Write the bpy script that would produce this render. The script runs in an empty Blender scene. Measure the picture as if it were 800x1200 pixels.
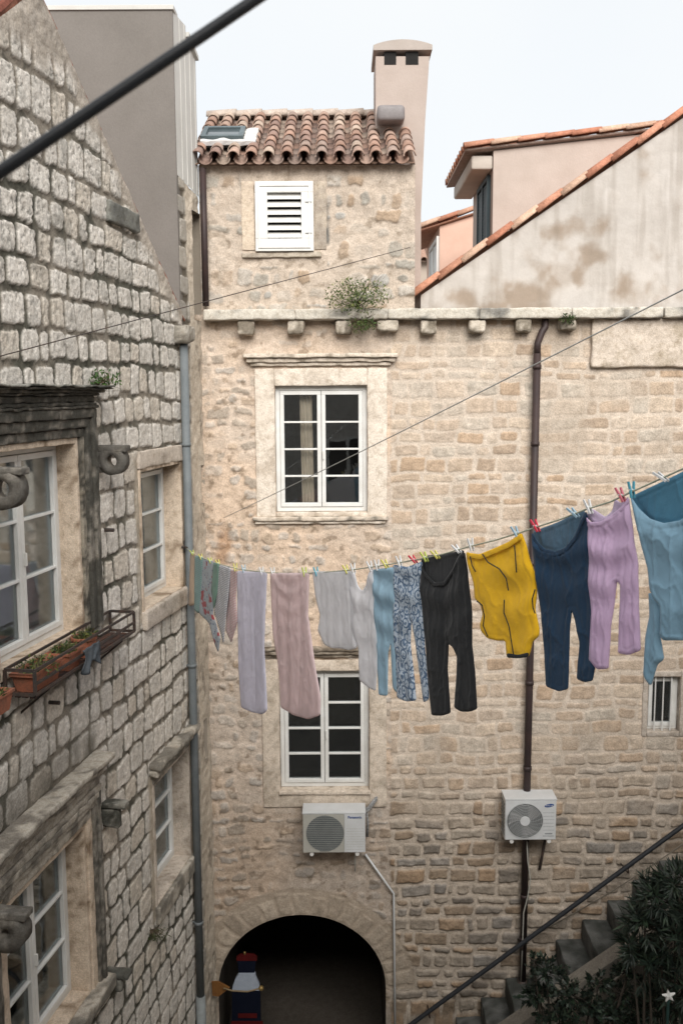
import bpy, bmesh, math, random
import numpy as np
from mathutils import Vector, Matrix
from mathutils.geometry import delaunay_2d_cdt
R = math.radians
random.seed(7)
SC = bpy.context.scene
COL = SC.collection

# ------------------------------------------------------------------ camera
CAMZ = 9.3
F = 1110.0
PITCH = R(7.2)
ROLL = 0.0055
fw = np.array([0, math.cos(PITCH), -math.sin(PITCH)])
up0 = np.array([0, math.sin(PITCH), math.cos(PITCH)])
ri0 = np.array([1.0, 0, 0])
upv = up0 * math.cos(ROLL) + ri0 * math.sin(ROLL)
riv = ri0 * math.cos(ROLL) - up0 * math.sin(ROLL)
CO = np.array([0, 0, CAMZ])
cam_d = bpy.data.cameras.new('camera')
cam = bpy.data.objects.new('camera', cam_d)
COL.objects.link(cam)
M = Matrix(((riv[0], upv[0], -fw[0], 0), (riv[1], upv[1], -fw[1], 0), (riv[2], upv[2], -fw[2], CAMZ), (0, 0, 0, 1)))
cam.matrix_world = M
cam_d.sensor_fit = 'VERTICAL'
cam_d.sensor_height = 36
cam_d.sensor_width = 24
cam_d.lens = 36 * F / 1200
cam_d.clip_start = 0.05
cam_d.clip_end = 2000
cam_d.dof.use_dof = True
cam_d.dof.focus_distance = 7.2
cam_d.dof.aperture_fstop = 4.0
SC.camera = cam
SC.render.resolution_x = 682
SC.render.resolution_y = 1024

# ------------------------------------------------------------------ world, sun, exposure
SUN_EL, SUN_AZ = R(37), R(170)      # azimuth of the sun, from +Y towards +X
w = bpy.data.worlds.new('World')
SC.world = w
w.use_nodes = True
nt = w.node_tree
nt.nodes.clear()
sky = nt.nodes.new('ShaderNodeTexSky')
sky.sky_type = 'NISHITA'
sky.sun_disc = False
sky.sun_elevation = SUN_EL
sky.sun_rotation = SUN_AZ
sky.air_density = 1.0
sky.dust_density = 3.0
sky.ozone_density = 1.0
# thin high cloud that whitens the blue of the clear sky
cl = nt.nodes.new('ShaderNodeTexNoise'); cl.inputs['Scale'].default_value = 1.6; cl.inputs['Detail'].default_value = 5
tcw = nt.nodes.new('ShaderNodeTexCoord')
nt.links.new(tcw.outputs['Generated'], cl.inputs['Vector'])
mr = nt.nodes.new('ShaderNodeMapRange')
mr.inputs['From Min'].default_value = .3; mr.inputs['From Max'].default_value = .7
mr.inputs['To Min'].default_value = .82; mr.inputs['To Max'].default_value = .96
nt.links.new(cl.outputs['Fac'], mr.inputs['Value'])
mx = nt.nodes.new('ShaderNodeMix'); mx.data_type = 'RGBA'
nt.links.new(mr.outputs['Result'], mx.inputs['Factor'])
nt.links.new(sky.outputs['Color'], mx.inputs['A'])
mx.inputs['B'].default_value = (4.48, 4.58, 4.62, 1)
bg = nt.nodes.new('ShaderNodeBackground')
bg.inputs['Strength'].default_value = 0.092
nt.links.new(mx.outputs['Result'], bg.inputs['Color'])
wo = nt.nodes.new('ShaderNodeOutputWorld')
nt.links.new(bg.outputs['Background'], wo.inputs['Surface'])
sd = bpy.data.lights.new('sun', 'SUN')
sd.energy = 1.9
sd.angle = R(42)
sd.color = (1, .97, .92)
sun = bpy.data.objects.new('sun', sd)
COL.objects.link(sun)
sdir = Vector((math.sin(SUN_AZ) * math.cos(SUN_EL), math.cos(SUN_AZ) * math.cos(SUN_EL), math.sin(SUN_EL)))
sun.rotation_euler = sdir.to_track_quat('Z', 'Y').to_euler()
sun.location = (0, 0, 40)
vs = SC.view_settings
vs.view_transform = 'Standard'
vs.look = 'None'
vs.gamma = 1
vs.exposure = 1.23
vs.use_curve_mapping = False

# ------------------------------------------------------------------ projection helpers (photo pixel + a real plane -> point)
def ray(px, py):
    return fw * F + riv * (px - 400) + upv * (600 - py)
def P(px, py, Y):
    d = ray(px, py); t = Y / d[1]
    return CO + d * t
YB = 12.0
XC = P(246, 700, YB)[0]
A_L = math.atan(0.170)
TL = np.array([math.sin(A_L), math.cos(A_L), 0.]); NL = np.array([math.cos(A_L), -math.sin(A_L), 0.])
CL0 = np.array([XC, YB, 0.])
def L(s, z, n):
    return CL0 + TL * s + NL * n + np.array([0, 0, z])
def LP(px, py, n=0.0):
    d = ray(px, py); q = CL0 + NL * n
    t = np.dot(q - CO, NL) / np.dot(d, NL)
    p = CO + d * t
    return float(np.dot(p - q, TL)), float(p[2])
def B(x, z, n):      # back wall frame: n towards the camera
    return np.array([x, YB - n, z])
def BP(px, py, n=0.0):
    p = P(px, py, YB - n); return float(p[0]), float(p[2])

# ------------------------------------------------------------------ numpy noise
def _h(ix, iy, iz, seed):
    n = (ix.astype(np.int64) * 374761393 + iy.astype(np.int64) * 668265263 + iz.astype(np.int64) * 2147483647 + seed * 1274126177) & 0xffffffff
    n = ((n ^ (n >> 13)) * 1274126177) & 0xffffffff
    n = ((n ^ (n >> 16)) * 2246822519) & 0xffffffff
    n = n ^ (n >> 15)
    return (n & 0xffffff) / float(0xffffff)
def hsh(a, seed=0):
    a = np.asarray(a)
    return _h(a, a * 0 + 17, a * 0 + 5, seed)
def vn2(x, y, seed=0):
    ix = np.floor(x); iy = np.floor(y); fx = x - ix; fy = y - iy
    ix = ix.astype(np.int64); iy = iy.astype(np.int64); z = ix * 0
    fx = fx * fx * (3 - 2 * fx); fy = fy * fy * (3 - 2 * fy)
    a = _h(ix, iy, z, seed); b = _h(ix + 1, iy, z, seed); c = _h(ix, iy + 1, z, seed); d = _h(ix + 1, iy + 1, z, seed)
    return (a * (1 - fx) + b * fx) * (1 - fy) + (c * (1 - fx) + d * fx) * fy
def fb2(x, y, seed=0, o=4):
    s = 0; a = .5; t = 0
    for i in range(o):
        s = s + a * vn2(x, y, seed + i * 31); t += a; x = x * 2.03 + 7.1; y = y * 2.03 + 3.7; a *= .5
    return s / t
def vn3(x, y, z, seed=0):
    ix = np.floor(x); iy = np.floor(y); iz = np.floor(z)
    fx = x - ix; fy = y - iy; fz = z - iz
    ix = ix.astype(np.int64); iy = iy.astype(np.int64); iz = iz.astype(np.int64)
    fx = fx * fx * (3 - 2 * fx); fy = fy * fy * (3 - 2 * fy); fz = fz * fz * (3 - 2 * fz)
    r = 0
    for dz in (0, 1):
        wz = fz if dz else 1 - fz
        for dy in (0, 1):
            wy = fy if dy else 1 - fy
            for dx in (0, 1):
                wx = fx if dx else 1 - fx
                r = r + _h(ix + dx, iy + dy, iz + dz, seed) * wx * wy * wz
    return r
def sst(a, b, x):
    t = np.clip((x - a) / (b - a), 0, 1); return t * t * (3 - 2 * t)
def mixc(a, b, t):
    return a * (1 - t[..., None]) + b * t[..., None]

# ------------------------------------------------------------------ materials
MATS = {}
def mat(name, col=(.5, .5, .5), rough=.85, col2=None, ns=6.0, bump=.0, bs=60.0, attr=False, metal=0.0, fine=.12, fs=90.0, spec=.3, contrast=(.35, .65), sheen=0, detail=6, bdist=.01, trans=0):
    if name in MATS: return MATS[name]
    m = bpy.data.materials.new(name); m.use_nodes = True
    n = m.node_tree.nodes; l = m.node_tree.links
    b = n['Principled BSDF']
    b.inputs['Roughness'].default_value = rough
    b.inputs['Metallic'].default_value = metal
    b.inputs['Specular IOR Level'].default_value = spec
    if sheen:
        b.inputs['Sheen Weight'].default_value = sheen
    tc = n.new('ShaderNodeTexCoord')
    geo = n.new('ShaderNodeNewGeometry')
    no = n.new('ShaderNodeTexNoise'); no.inputs['Scale'].default_value = ns; no.inputs['Detail'].default_value = detail; no.inputs['Roughness'].default_value = .6
    l.new(geo.outputs['Position'], no.inputs['Vector'])
    rmp = n.new('ShaderNodeMapRange'); rmp.inputs['From Min'].default_value = contrast[0]; rmp.inputs['From Max'].default_value = contrast[1]
    l.new(no.outputs['Fac'], rmp.inputs['Value'])
    mxn = n.new('ShaderNodeMix'); mxn.data_type = 'RGBA'
    mxn.inputs['A'].default_value = (*col, 1); mxn.inputs['B'].default_value = (*(col2 or tuple(c * .8 for c in col)), 1)
    l.new(rmp.outputs['Result'], mxn.inputs['Factor'])
    out = mxn.outputs['Result']
    if attr:
        at = n.new('ShaderNodeAttribute'); at.attribute_name = 'Col'
        mu = n.new('ShaderNodeMix'); mu.data_type = 'RGBA'; mu.blend_type = 'MULTIPLY'; mu.inputs['Factor'].default_value = 1
        l.new(out, mu.inputs['A']); l.new(at.outputs['Color'], mu.inputs['B']); out = mu.outputs['Result']
    nf = n.new('ShaderNodeTexNoise'); nf.inputs['Scale'].default_value = fs; nf.inputs['Detail'].default_value = 4
    l.new(geo.outputs['Position'], nf.inputs['Vector'])
    if fine:
        r2 = n.new('ShaderNodeMapRange'); r2.inputs['From Min'].default_value = .3; r2.inputs['From Max'].default_value = .7
        r2.inputs['To Min'].default_value = 1 - fine; r2.inputs['To Max'].default_value = 1 + fine
        l.new(nf.outputs['Fac'], r2.inputs['Value'])
        vm = n.new('ShaderNodeVectorMath'); vm.operation = 'SCALE'
        l.new(out, vm.inputs[0]); l.new(r2.outputs['Result'], vm.inputs['Scale']); out = vm.outputs['Vector']
    l.new(out, b.inputs['Base Color'])
    if bump:
        nb = n.new('ShaderNodeTexNoise'); nb.inputs['Scale'].default_value = bs; nb.inputs['Detail'].default_value = 6; nb.inputs['Roughness'].default_value = .65
        l.new(geo.outputs['Position'], nb.inputs['Vector'])
        bp = n.new('ShaderNodeBump'); bp.inputs['Strength'].default_value = bump; bp.inputs['Distance'].default_value = bdist
        l.new(nb.outputs['Fac'], bp.inputs['Height']); l.new(bp.outputs['Normal'], b.inputs['Normal'])
    if trans:
        tr = n.new('ShaderNodeBsdfTranslucent'); l.new(out, tr.inputs['Color'])
        ms = n.new('ShaderNodeMixShader'); ms.inputs['Fac'].default_value = trans
        l.new(b.outputs['BSDF'], ms.inputs[1]); l.new(tr.outputs['BSDF'], ms.inputs[2])
        l.new(ms.outputs['Shader'], n['Material Output'].inputs['Surface'])
    MATS[name] = m
    return m
W1 = (1, 1, 1)
m_wall = mat('masonry', W1, .92, (.80, .785, .765), ns=11, bump=.8, bs=48, attr=True, fine=.20, fs=62, bdist=.012, spec=.15)
m_plaster = mat('plaster', W1, .92, (.9, .89, .88), ns=3, bump=.35, bs=35, attr=True, fine=.07, fs=140, spec=.15)
m_trim = mat('carved_stone', W1, .9, (.72, .69, .65), ns=16, bump=.7, bs=40, attr=True, fine=.2, fs=90, spec=.15, contrast=(.45, .7), bdist=.014)
m_tile = mat('clay_tile', W1, .85, (.72, .70, .68), ns=14, bump=.4, bs=60, attr=True, fine=.2, fs=60, spec=.2)
m_white = mat('white_paint', (.72, .72, .70), .4, (.64, .63, .60), ns=5, bump=.05, fine=.03, spec=.4)
m_iron = mat('dark_iron', (.035, .033, .032), .55, (.07, .045, .035), ns=20, bump=.3, bs=90, fine=.2)
m_rust = mat('rusty_iron', (.10, .045, .028), .8, (.035, .03, .03), ns=12, bump=.4, bs=90, fine=.25)
m_zinc = mat('grey_blue_pipe', (.16, .175, .182), .6, (.12, .135, .142), ns=4, bump=.1, fine=.08)
m_brownpipe = mat('brown_pipe', (.05, .032, .03), .55, (.035, .025, .025), ns=5, fine=.1, bump=.1)
m_black = mat('black_rubber', (.02, .022, .026), .45, (.03, .032, .036), ns=20, fine=.1)
m_dark = mat('dark_interior', (.02, .019, .018), .9, (.014, .013, .013), ns=3)
m_curt = mat('net_curtain', (.93, .93, .91), .9, (.84, .84, .84), ns=4, trans=.3)
m_acw = mat('ac_casing', (.60, .61, .62), .42, (.55, .56, .56), ns=6, fine=.03, spec=.4)
m_acd = mat('ac_grille', (.14, .15, .15), .5, (.10, .11, .11), ns=9, fine=.05)
m_ach = mat('ac_beige', (.42, .41, .37), .5, (.38, .37, .33), ns=6, fine=.04)
m_blue = mat('blue_print', (.01, .06, .25), .5, fine=.0)
m_terra = mat('terracotta_plastic', (.36, .125, .07), .75, (.22, .10, .065), ns=14, bump=.2, fine=.2)
m_soil = mat('soil', (.05, .035, .025), .95, (.09, .065, .045), ns=60, bump=.8, bs=90)
m_leaf = mat('leaf', (.06, .095, .04), .6, (.035, .06, .028), ns=12, attr=True, fine=.2, trans=.2)
m_twig = mat('twig', (.16, .12, .085), .85, (.10, .075, .05), ns=30, bump=.4)
m_pave = mat('paving', (.30, .28, .25), .85, (.22, .205, .19), ns=2.5, bump=.4, bs=30, fine=.15)
m_step = mat('step_stone', (.30, .30, .29), .85, (.20, .21, .20), ns=6, bump=.5, bs=40, fine=.2)
m_grey = mat('grey_render', (.195, .178, .162), .9, (.170, .155, .140), ns=1.6, bump=.25, bs=60, fine=.05, fs=60)
m_clad = mat('pale_cladding', (.56, .55, .52), .7, (.50, .49, .46), ns=3, bump=.1, fine=.05)

m_room = mat('pale_room', (.55, .53, .50), .9, (.45, .43, .40), ns=3)  # room behind net curtains, made pale to bounce extra light through them
def glass_mat(name, tint=(.985, .99, .99), refl=.06):
    if name in MATS: return MATS[name]
    m = bpy.data.materials.new(name); m.use_nodes = True
    n = m.node_tree.nodes; l = m.node_tree.links; n.clear()
    o = n.new('ShaderNodeOutputMaterial'); g = n.new('ShaderNodeBsdfGlossy'); t = n.new('ShaderNodeBsdfTransparent'); mxs = n.new('ShaderNodeMixShader')
    fr = n.new('ShaderNodeFresnel'); fr.inputs['IOR'].default_value = 1.5
    ad = n.new('ShaderNodeMath'); ad.operation = 'MULTIPLY_ADD'; ad.inputs[1].default_value = .8; ad.inputs[2].default_value = refl; ad.use_clamp = True
    geo = n.new('ShaderNodeNewGeometry'); no = n.new('ShaderNodeTexNoise'); no.inputs['Scale'].default_value = 2.2
    bp = n.new('ShaderNodeBump'); bp.inputs['Strength'].default_value = .15; bp.inputs['Distance'].default_value = .01
    l.new(geo.outputs['Position'], no.inputs['Vector']); l.new(no.outputs['Fac'], bp.inputs['Height']); l.new(bp.outputs['Normal'], g.inputs['Normal'])
    g.inputs['Roughness'].default_value = .02; g.inputs['Color'].default_value = (.8, .85, .87, 1)
    t.inputs['Color'].default_value = (*tint, 1)
    l.new(fr.outputs['Fac'], ad.inputs[0]); l.new(ad.outputs[0], mxs.inputs['Fac'])
    l.new(t.outputs[0], mxs.inputs[1]); l.new(g.outputs[0], mxs.inputs[2]); l.new(mxs.outputs[0], o.inputs['Surface'])
    MATS[name] = m; return m
m_glass = glass_mat('window_glass')

# ------------------------------------------------------------------ object plumbing
WPOS = {}
def tag(o, label=None, cat=None, group=None, kind=None):
    if label: o['label'] = label
    if cat: o['category'] = cat
    if group: o['group'] = group
    if kind: o['kind'] = kind
    return o
def thing(name, loc, label, cat, group=None):
    o = bpy.data.objects.new(name, None); COL.objects.link(o)
    o.empty_display_size = .2
    o.location = tuple(float(c) for c in loc); WPOS[o.name] = np.array(loc, float)
    return tag(o, label, cat, group)
def build_np(name, V, Fq, C, m, parent=None, smooth=True):
    V = np.asarray(V, float)
    lo = V.min(0); hi = V.max(0)
    org = np.array([(lo[0] + hi[0]) / 2, (lo[1] + hi[1]) / 2, lo[2]])
    me = bpy.data.meshes.new(name)
    me.vertices.add(len(V)); me.vertices.foreach_set('co', (V - org).astype(np.float32).ravel())
    if isinstance(Fq, np.ndarray):
        nf, k = Fq.shape
        me.loops.add(nf * k); me.loops.foreach_set('vertex_index', Fq.astype(np.int32).ravel())
        me.polygons.add(nf); me.polygons.foreach_set('loop_start', np.arange(0, nf * k, k, dtype=np.int32))
    else:
        tot = sum(len(f) for f in Fq)
        me.loops.add(tot); me.loops.foreach_set('vertex_index', np.array([i for f in Fq for i in f], np.int32))
        me.polygons.add(len(Fq)); st = np.cumsum([0] + [len(f) for f in Fq[:-1]])
        me.polygons.foreach_set('loop_start', st.astype(np.int32)); nf = len(Fq)
    me.update(calc_edges=True)
    me.validate()
    if C is not None:
        a = me.color_attributes.new('Col', 'FLOAT_COLOR', 'POINT')
        C = np.asarray(C, float); C4 = np.ones((len(C), 4)); C4[:, :3] = C
        a.data.foreach_set('color', C4.astype(np.float32).ravel())
    me.polygons.foreach_set('use_smooth', np.full(len(me.polygons), smooth))
    me.materials.append(m)
    o = bpy.data.objects.new(name, me); COL.objects.link(o)
    if parent is not None:
        o.parent = parent; o.location = tuple(org - WPOS[parent.name])
    else:
        o.location = tuple(org)
    WPOS[o.name] = org
    return o
class MB:
    def __init__(s): s.v = []; s.f = []; s.c = []
    def add(s, v, f, c=(1, 1, 1)):
        b = len(s.v); s.v += [tuple(float(q) for q in p) for p in v]; s.f += [tuple(i + b for i in q) for q in f]
        if len(c) == 3 and not hasattr(c[0], '__len__'): s.c += [c] * len(v)
        else: s.c += list(c)
        return s
    def hexa(s, T, u0, u1, z0, z1, n0, n1, c=(1, 1, 1), r=0.0, amp=0.0, res=0, seed=0):
        """box in a wall frame T(u,z,n); r = rounding, amp = weathering, res = mesh size"""
        def axis(a, b):
            k = max(1, int(round((b - a) / res))) if res else 1
            t = list(np.linspace(a, b, k + 1))
            if r and (b - a) > 3 * r: t += [a + r, b - r, a + r * .4, b - r * .4]
            return np.array(sorted(set(round(q, 6) for q in t)))
        A = [axis(u0, u1), axis(z0, z1), axis(n0, n1)]
        lo = np.array([u0, z0, n0]); hi = np.array([u1, z1, n1])
        idx = {}; pts = []; faces = []
        def vid(i, j, k):
            key = (i, j, k)
            if key not in idx:
                idx[key] = len(pts); pts.append((A[0][i], A[1][j], A[2][k]))
            return idx[key]
        nu, nz, nn = (len(a) - 1 for a in A)
        for i in range(nu):
            for j in range(nz):
                faces.append((vid(i, j, nn), vid(i + 1, j, nn), vid(i + 1, j + 1, nn), vid(i, j + 1, nn)))
                faces.append((vid(i, j, 0), vid(i, j + 1, 0), vid(i + 1, j + 1, 0), vid(i + 1, j, 0)))
        for i in range(nu):
            for k in range(nn):
                faces.append((vid(i, nz, k), vid(i, nz, k + 1), vid(i + 1, nz, k + 1), vid(i + 1, nz, k)))
                faces.append((vid(i, 0, k), vid(i + 1, 0, k), vid(i + 1, 0, k + 1), vid(i, 0, k + 1)))
        for j in range(nz):
            for k in range(nn):
                faces.append((vid(0, j, k), vid(0, j, k + 1), vid(0, j + 1, k + 1), vid(0, j + 1, k)))
                faces.append((vid(nu, j, k), vid(nu, j + 1, k), vid(nu, j + 1, k + 1), vid(nu, j, k + 1)))
        Q = np.array(pts)
        if r:
            rr = np.minimum(r, (hi - lo) / 2.01)
            inn = np.clip(Q, lo + rr, hi - rr); d = (Q - inn) / rr; ln = np.maximum(np.linalg.norm(d, axis=1, keepdims=True), 1e-9)
            nrm = np.where(ln > 1, d / ln, d)
            Q = inn + nrm * rr
        if amp:
            sd_ = seed
            for ax in range(3):
                nz_ = (vn3(Q[:, 0] * 9, Q[:, 1] * 9, Q[:, 2] * 9, sd_ + ax) - .5) * 1.3 + (vn3(Q[:, 0] * 28, Q[:, 1] * 28, Q[:, 2] * 28, sd_ + ax + 9) - .5) * .7
                Q[:, ax] += nz_ * amp
        col = c
        if callable(c):
            col = [tuple(q) for q in c(Q)]
        s.add([T(*q) for q in Q], faces, col)
        return s
    def tube(s, pts, r, seg=8, c=(1, 1, 1), cap=True):
        pts = [Vector([float(q) for q in p]) for p in pts]
        rs = r if hasattr(r, '__len__') else [r] * len(pts)
        V = []; prev = None
        for i, p in enumerate(pts):
            d = (pts[min(i + 1, len(pts) - 1)] - pts[max(i - 1, 0)]).normalized()
            a = Vector((0, 0, 1)) if abs(d.z) < .95 else Vector((1, 0, 0))
            if prev is not None: x = (prev - d * prev.dot(d)).normalized()
            else: x = d.cross(a).normalized()
            prev = x; y = d.cross(x)
            for k in range(seg):
                t = 2 * math.pi * k / seg
                V.append(p + (x * math.cos(t) + y * math.sin(t)) * rs[i])
        Fc = []
        for i in range(len(pts) - 1):
            for k in range(seg):
                a = i * seg + k; b = i * seg + (k + 1) % seg
                Fc.append((a, b, b + seg, a + seg))
        if cap: Fc += [tuple(range(seg - 1, -1, -1)), tuple((len(pts) - 1) * seg + k for k in range(seg))]
        return s.add(V, Fc, c)
    def build(s, name, m, parent=None, smooth=False):
        return build_np(name, np.array(s.v), s.f, s.c, m, parent, smooth)
def TB(u, z, n): return B(u, z, n)
def TLf(u, z, n): return L(u, z, n)
def TW(u, z, n): return np.array([u, n, z])     # plain world: x, z, y

# ------------------------------------------------------------------ masonry fields
def courses(U, V, seed, rh, sw, gap, rad, warp=.02, tilt=.0, vary=.35, v0=-2.0, v1=20.0):
    rng = np.random.RandomState(seed)
    Uw = U + (fb2(U * 3.1, V * 3.1, seed + 1, 3) - .5) * warp * 2.2
    Vw = V + (fb2(U * 2.3, V * 2.3, seed + 2, 3) - .5) * warp * 2.8 + (vn2(U * .5, V * .4, seed + 3) - .5) * warp * 2
    rows = [v0]
    while rows[-1] < v1: rows.append(rows[-1] + rng.uniform(*rh))
    rows = np.array(rows); ri = np.searchsorted(rows, Vw) - 1; ri = np.clip(ri, 0, len(rows) - 2)
    rl = rows[ri]; rhh = rows[ri + 1]
    umin, umax = U.min() - 1, U.max() + 1
    lo = np.zeros_like(U); hi = np.zeros_like(U); sid = np.zeros(U.shape, np.int64)
    for k in np.unique(ri):
        bs = [umin + rng.uniform(0, sw[1])]
        while bs[-1] < umax: bs.append(bs[-1] + rng.uniform(*sw) * (1 if rng.rand() > .18 else .62))
        bs = np.array([umin - 1] + bs); msk = ri == k
        tl = (rng.rand() - .5) * tilt
        uu = Uw[msk] + tl * (Vw[msk] - rows[k])
        j = np.clip(np.searchsorted(bs, uu) - 1, 0, len(bs) - 2)
        lo[msk] = bs[j]; hi[msk] = bs[j + 1]; sid[msk] = k * 1000 + j
        Uw[msk] = uu
    g = gap * (1 - vary + 2 * vary * hsh(sid, seed + 5))
    cx = (lo + hi) / 2 + (hsh(sid, seed + 6) - .5) * gap * .5; cy = (rl + rhh) / 2 + (hsh(sid, seed + 7) - .5) * gap * .6
    hx = (hi - lo) / 2 - g / 2; hy = (rhh - rl) / 2 - g / 2 * (.8 + .6 * hsh(sid, seed + 8))
    r = np.minimum(rad * (.5 + hsh(sid, seed + 9)), np.minimum(hx, hy) * .9)
    qx = np.abs(Uw - cx) - hx + r; qy = np.abs(Vw - cy) - hy + r
    d = np.hypot(np.maximum(qx, 0), np.maximum(qy, 0)) + np.minimum(np.maximum(qx, qy), 0) - r
    d += (fb2(U * 22, V * 22, seed + 4, 3) - .5) * .022
    fx = (Uw - cx) / np.maximum(hx, .02); fy = (Vw - cy) / np.maximum(hy, .02)
    return d, sid, fx, fy

def wall_grid(name, T, us, vs_, field, keep, m, parent, res):
    U, V = np.meshgrid(us, vs_, indexing='xy')
    nu, nv = len(us), len(vs_)
    idx = np.arange(nu * nv).reshape(nv, nu)
    fa = np.stack([idx[:-1, :-1], idx[:-1, 1:], idx[1:, 1:], idx[1:, :-1]], -1).reshape(-1, 4)
    cu = (U[:-1, :-1] + U[1:, 1:]).ravel() / 2; cv = (V[:-1, :-1] + V[1:, 1:]).ravel() / 2
    U = U.ravel().copy(); V = V.ravel().copy()
    if keep is not None:
        kf = keep(cu, cv) > 0
        cntk = np.zeros(nu * nv, int); cntr = np.zeros(nu * nv, int)
        for c in range(4):
            np.add.at(cntk, fa[kf][:, c], 1); np.add.at(cntr, fa[~kf][:, c], 1)
        bd = (cntk > 0) & (cntr > 0)
        e = 1e-3
        for _ in range(2):
            S = keep(U[bd], V[bd]); gx = (keep(U[bd] + e, V[bd]) - S) / e; gy = (keep(U[bd], V[bd] + e) - S) / e
            ln = np.maximum(gx * gx + gy * gy, .3); st = np.clip(S, -res * 1.6, res * 1.6)
            U[bd] -= st * gx / ln; V[bd] -= st * gy / ln
        fa = fa[kf]
    H, C = field(U, V)
    used = np.zeros(len(U), bool); used[fa.ravel()] = True
    remap = np.cumsum(used) - 1
    U = U[used]; V = V[used]; H = H[used]; C = C[used]; fa = remap[fa]
    o0 = T(0, 0, 0); eu = T(1, 0, 0) - o0; ez = T(0, 1, 0) - o0; en = T(0, 0, 1) - o0
    pts = o0 + U[:, None] * eu + V[:, None] * ez + H[:, None] * en
    nrm = np.cross(eu, ez)
    if np.dot(nrm, en) < 0: fa = fa[:, ::-1]
    return build_np(name, pts, fa, C, m, parent, True)
def boxd(U, V, r):   # distance outside a rectangle
    dx = np.maximum(r[0] - U, U - r[1]); dy = np.maximum(r[2] - V, V - r[3])
    return np.maximum(dx, dy)
def axis(fine0, fine1, lo, hi, res, coarse=.12):
    a = list(np.arange(lo, fine0, coarse)) + list(np.arange(fine0, fine1, res)) + list(np.arange(fine1, hi, coarse)) + [hi]
    return np.array(a)
C3 = lambda *a: np.array(a, float)

# ================================================================== GROUND
g = MB(); g.add([(-60, -60, 0), (60, -60, 0), (60, 90, 0), (-60, 90, 0)], [(0, 1, 2, 3)])
tag(g.build('ground', m_pave), kind='structure')

# ================================================================== LEFT GABLE HOUSE
s_far, z_eave = LP(213, 366)
s_apex, z_apex = LP(46, -14)
kslope = (z_apex - z_eave) / (s_far - s_apex)
# window data on the left wall:   front opening (s0,s1,z0,z1), depth of the frame
def span(a, b): return (min(a, b), max(a, b))
RV = .17
s_r1, _ = LP(92, 640); s_m1, _ = LP(24, 640, -RV); sfr, _ = LP(67, 640, -RV)
s_l1 = 2 * s_m1 - s_r1
z1t = LP(67, 519, -RV)[1]; z1b = LP(67, 742, -RV)[1]
Wn1 = (s_l1, s_r1, z1b, z1t)
s_r2, _ = LP(101, 1080); s_m2, _ = LP(36, 1090, -RV); s_l2 = 2 * s_m2 - s_r2
z2t = LP(78, 968, -RV)[1]; z2b = LP(80, 1165, -RV)[1]
Wn2 = (s_l2, s_r2, z2b, z2t)
s_r3, _ = LP(212, 610); s_l3, _ = LP(166, 620)
Wn3 = (s_l3, s_r3, LP(192, 688, -.2)[1], LP(190, 543, -.2)[1])
s_r4, _ = LP(221, 940); s_l4, _ = LP(181, 950)
Wn4 = (s_l4, s_r4, LP(203, 1003, -.2)[1], LP(200, 877, -.2)[1])
LW = [Wn1, Wn2, Wn3, Wn4]
print('left windows', [tuple(round(q, 2) for q in x) for x in LW], 'apex', s_apex, z_apex, 'eave', s_far, z_eave)

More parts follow.
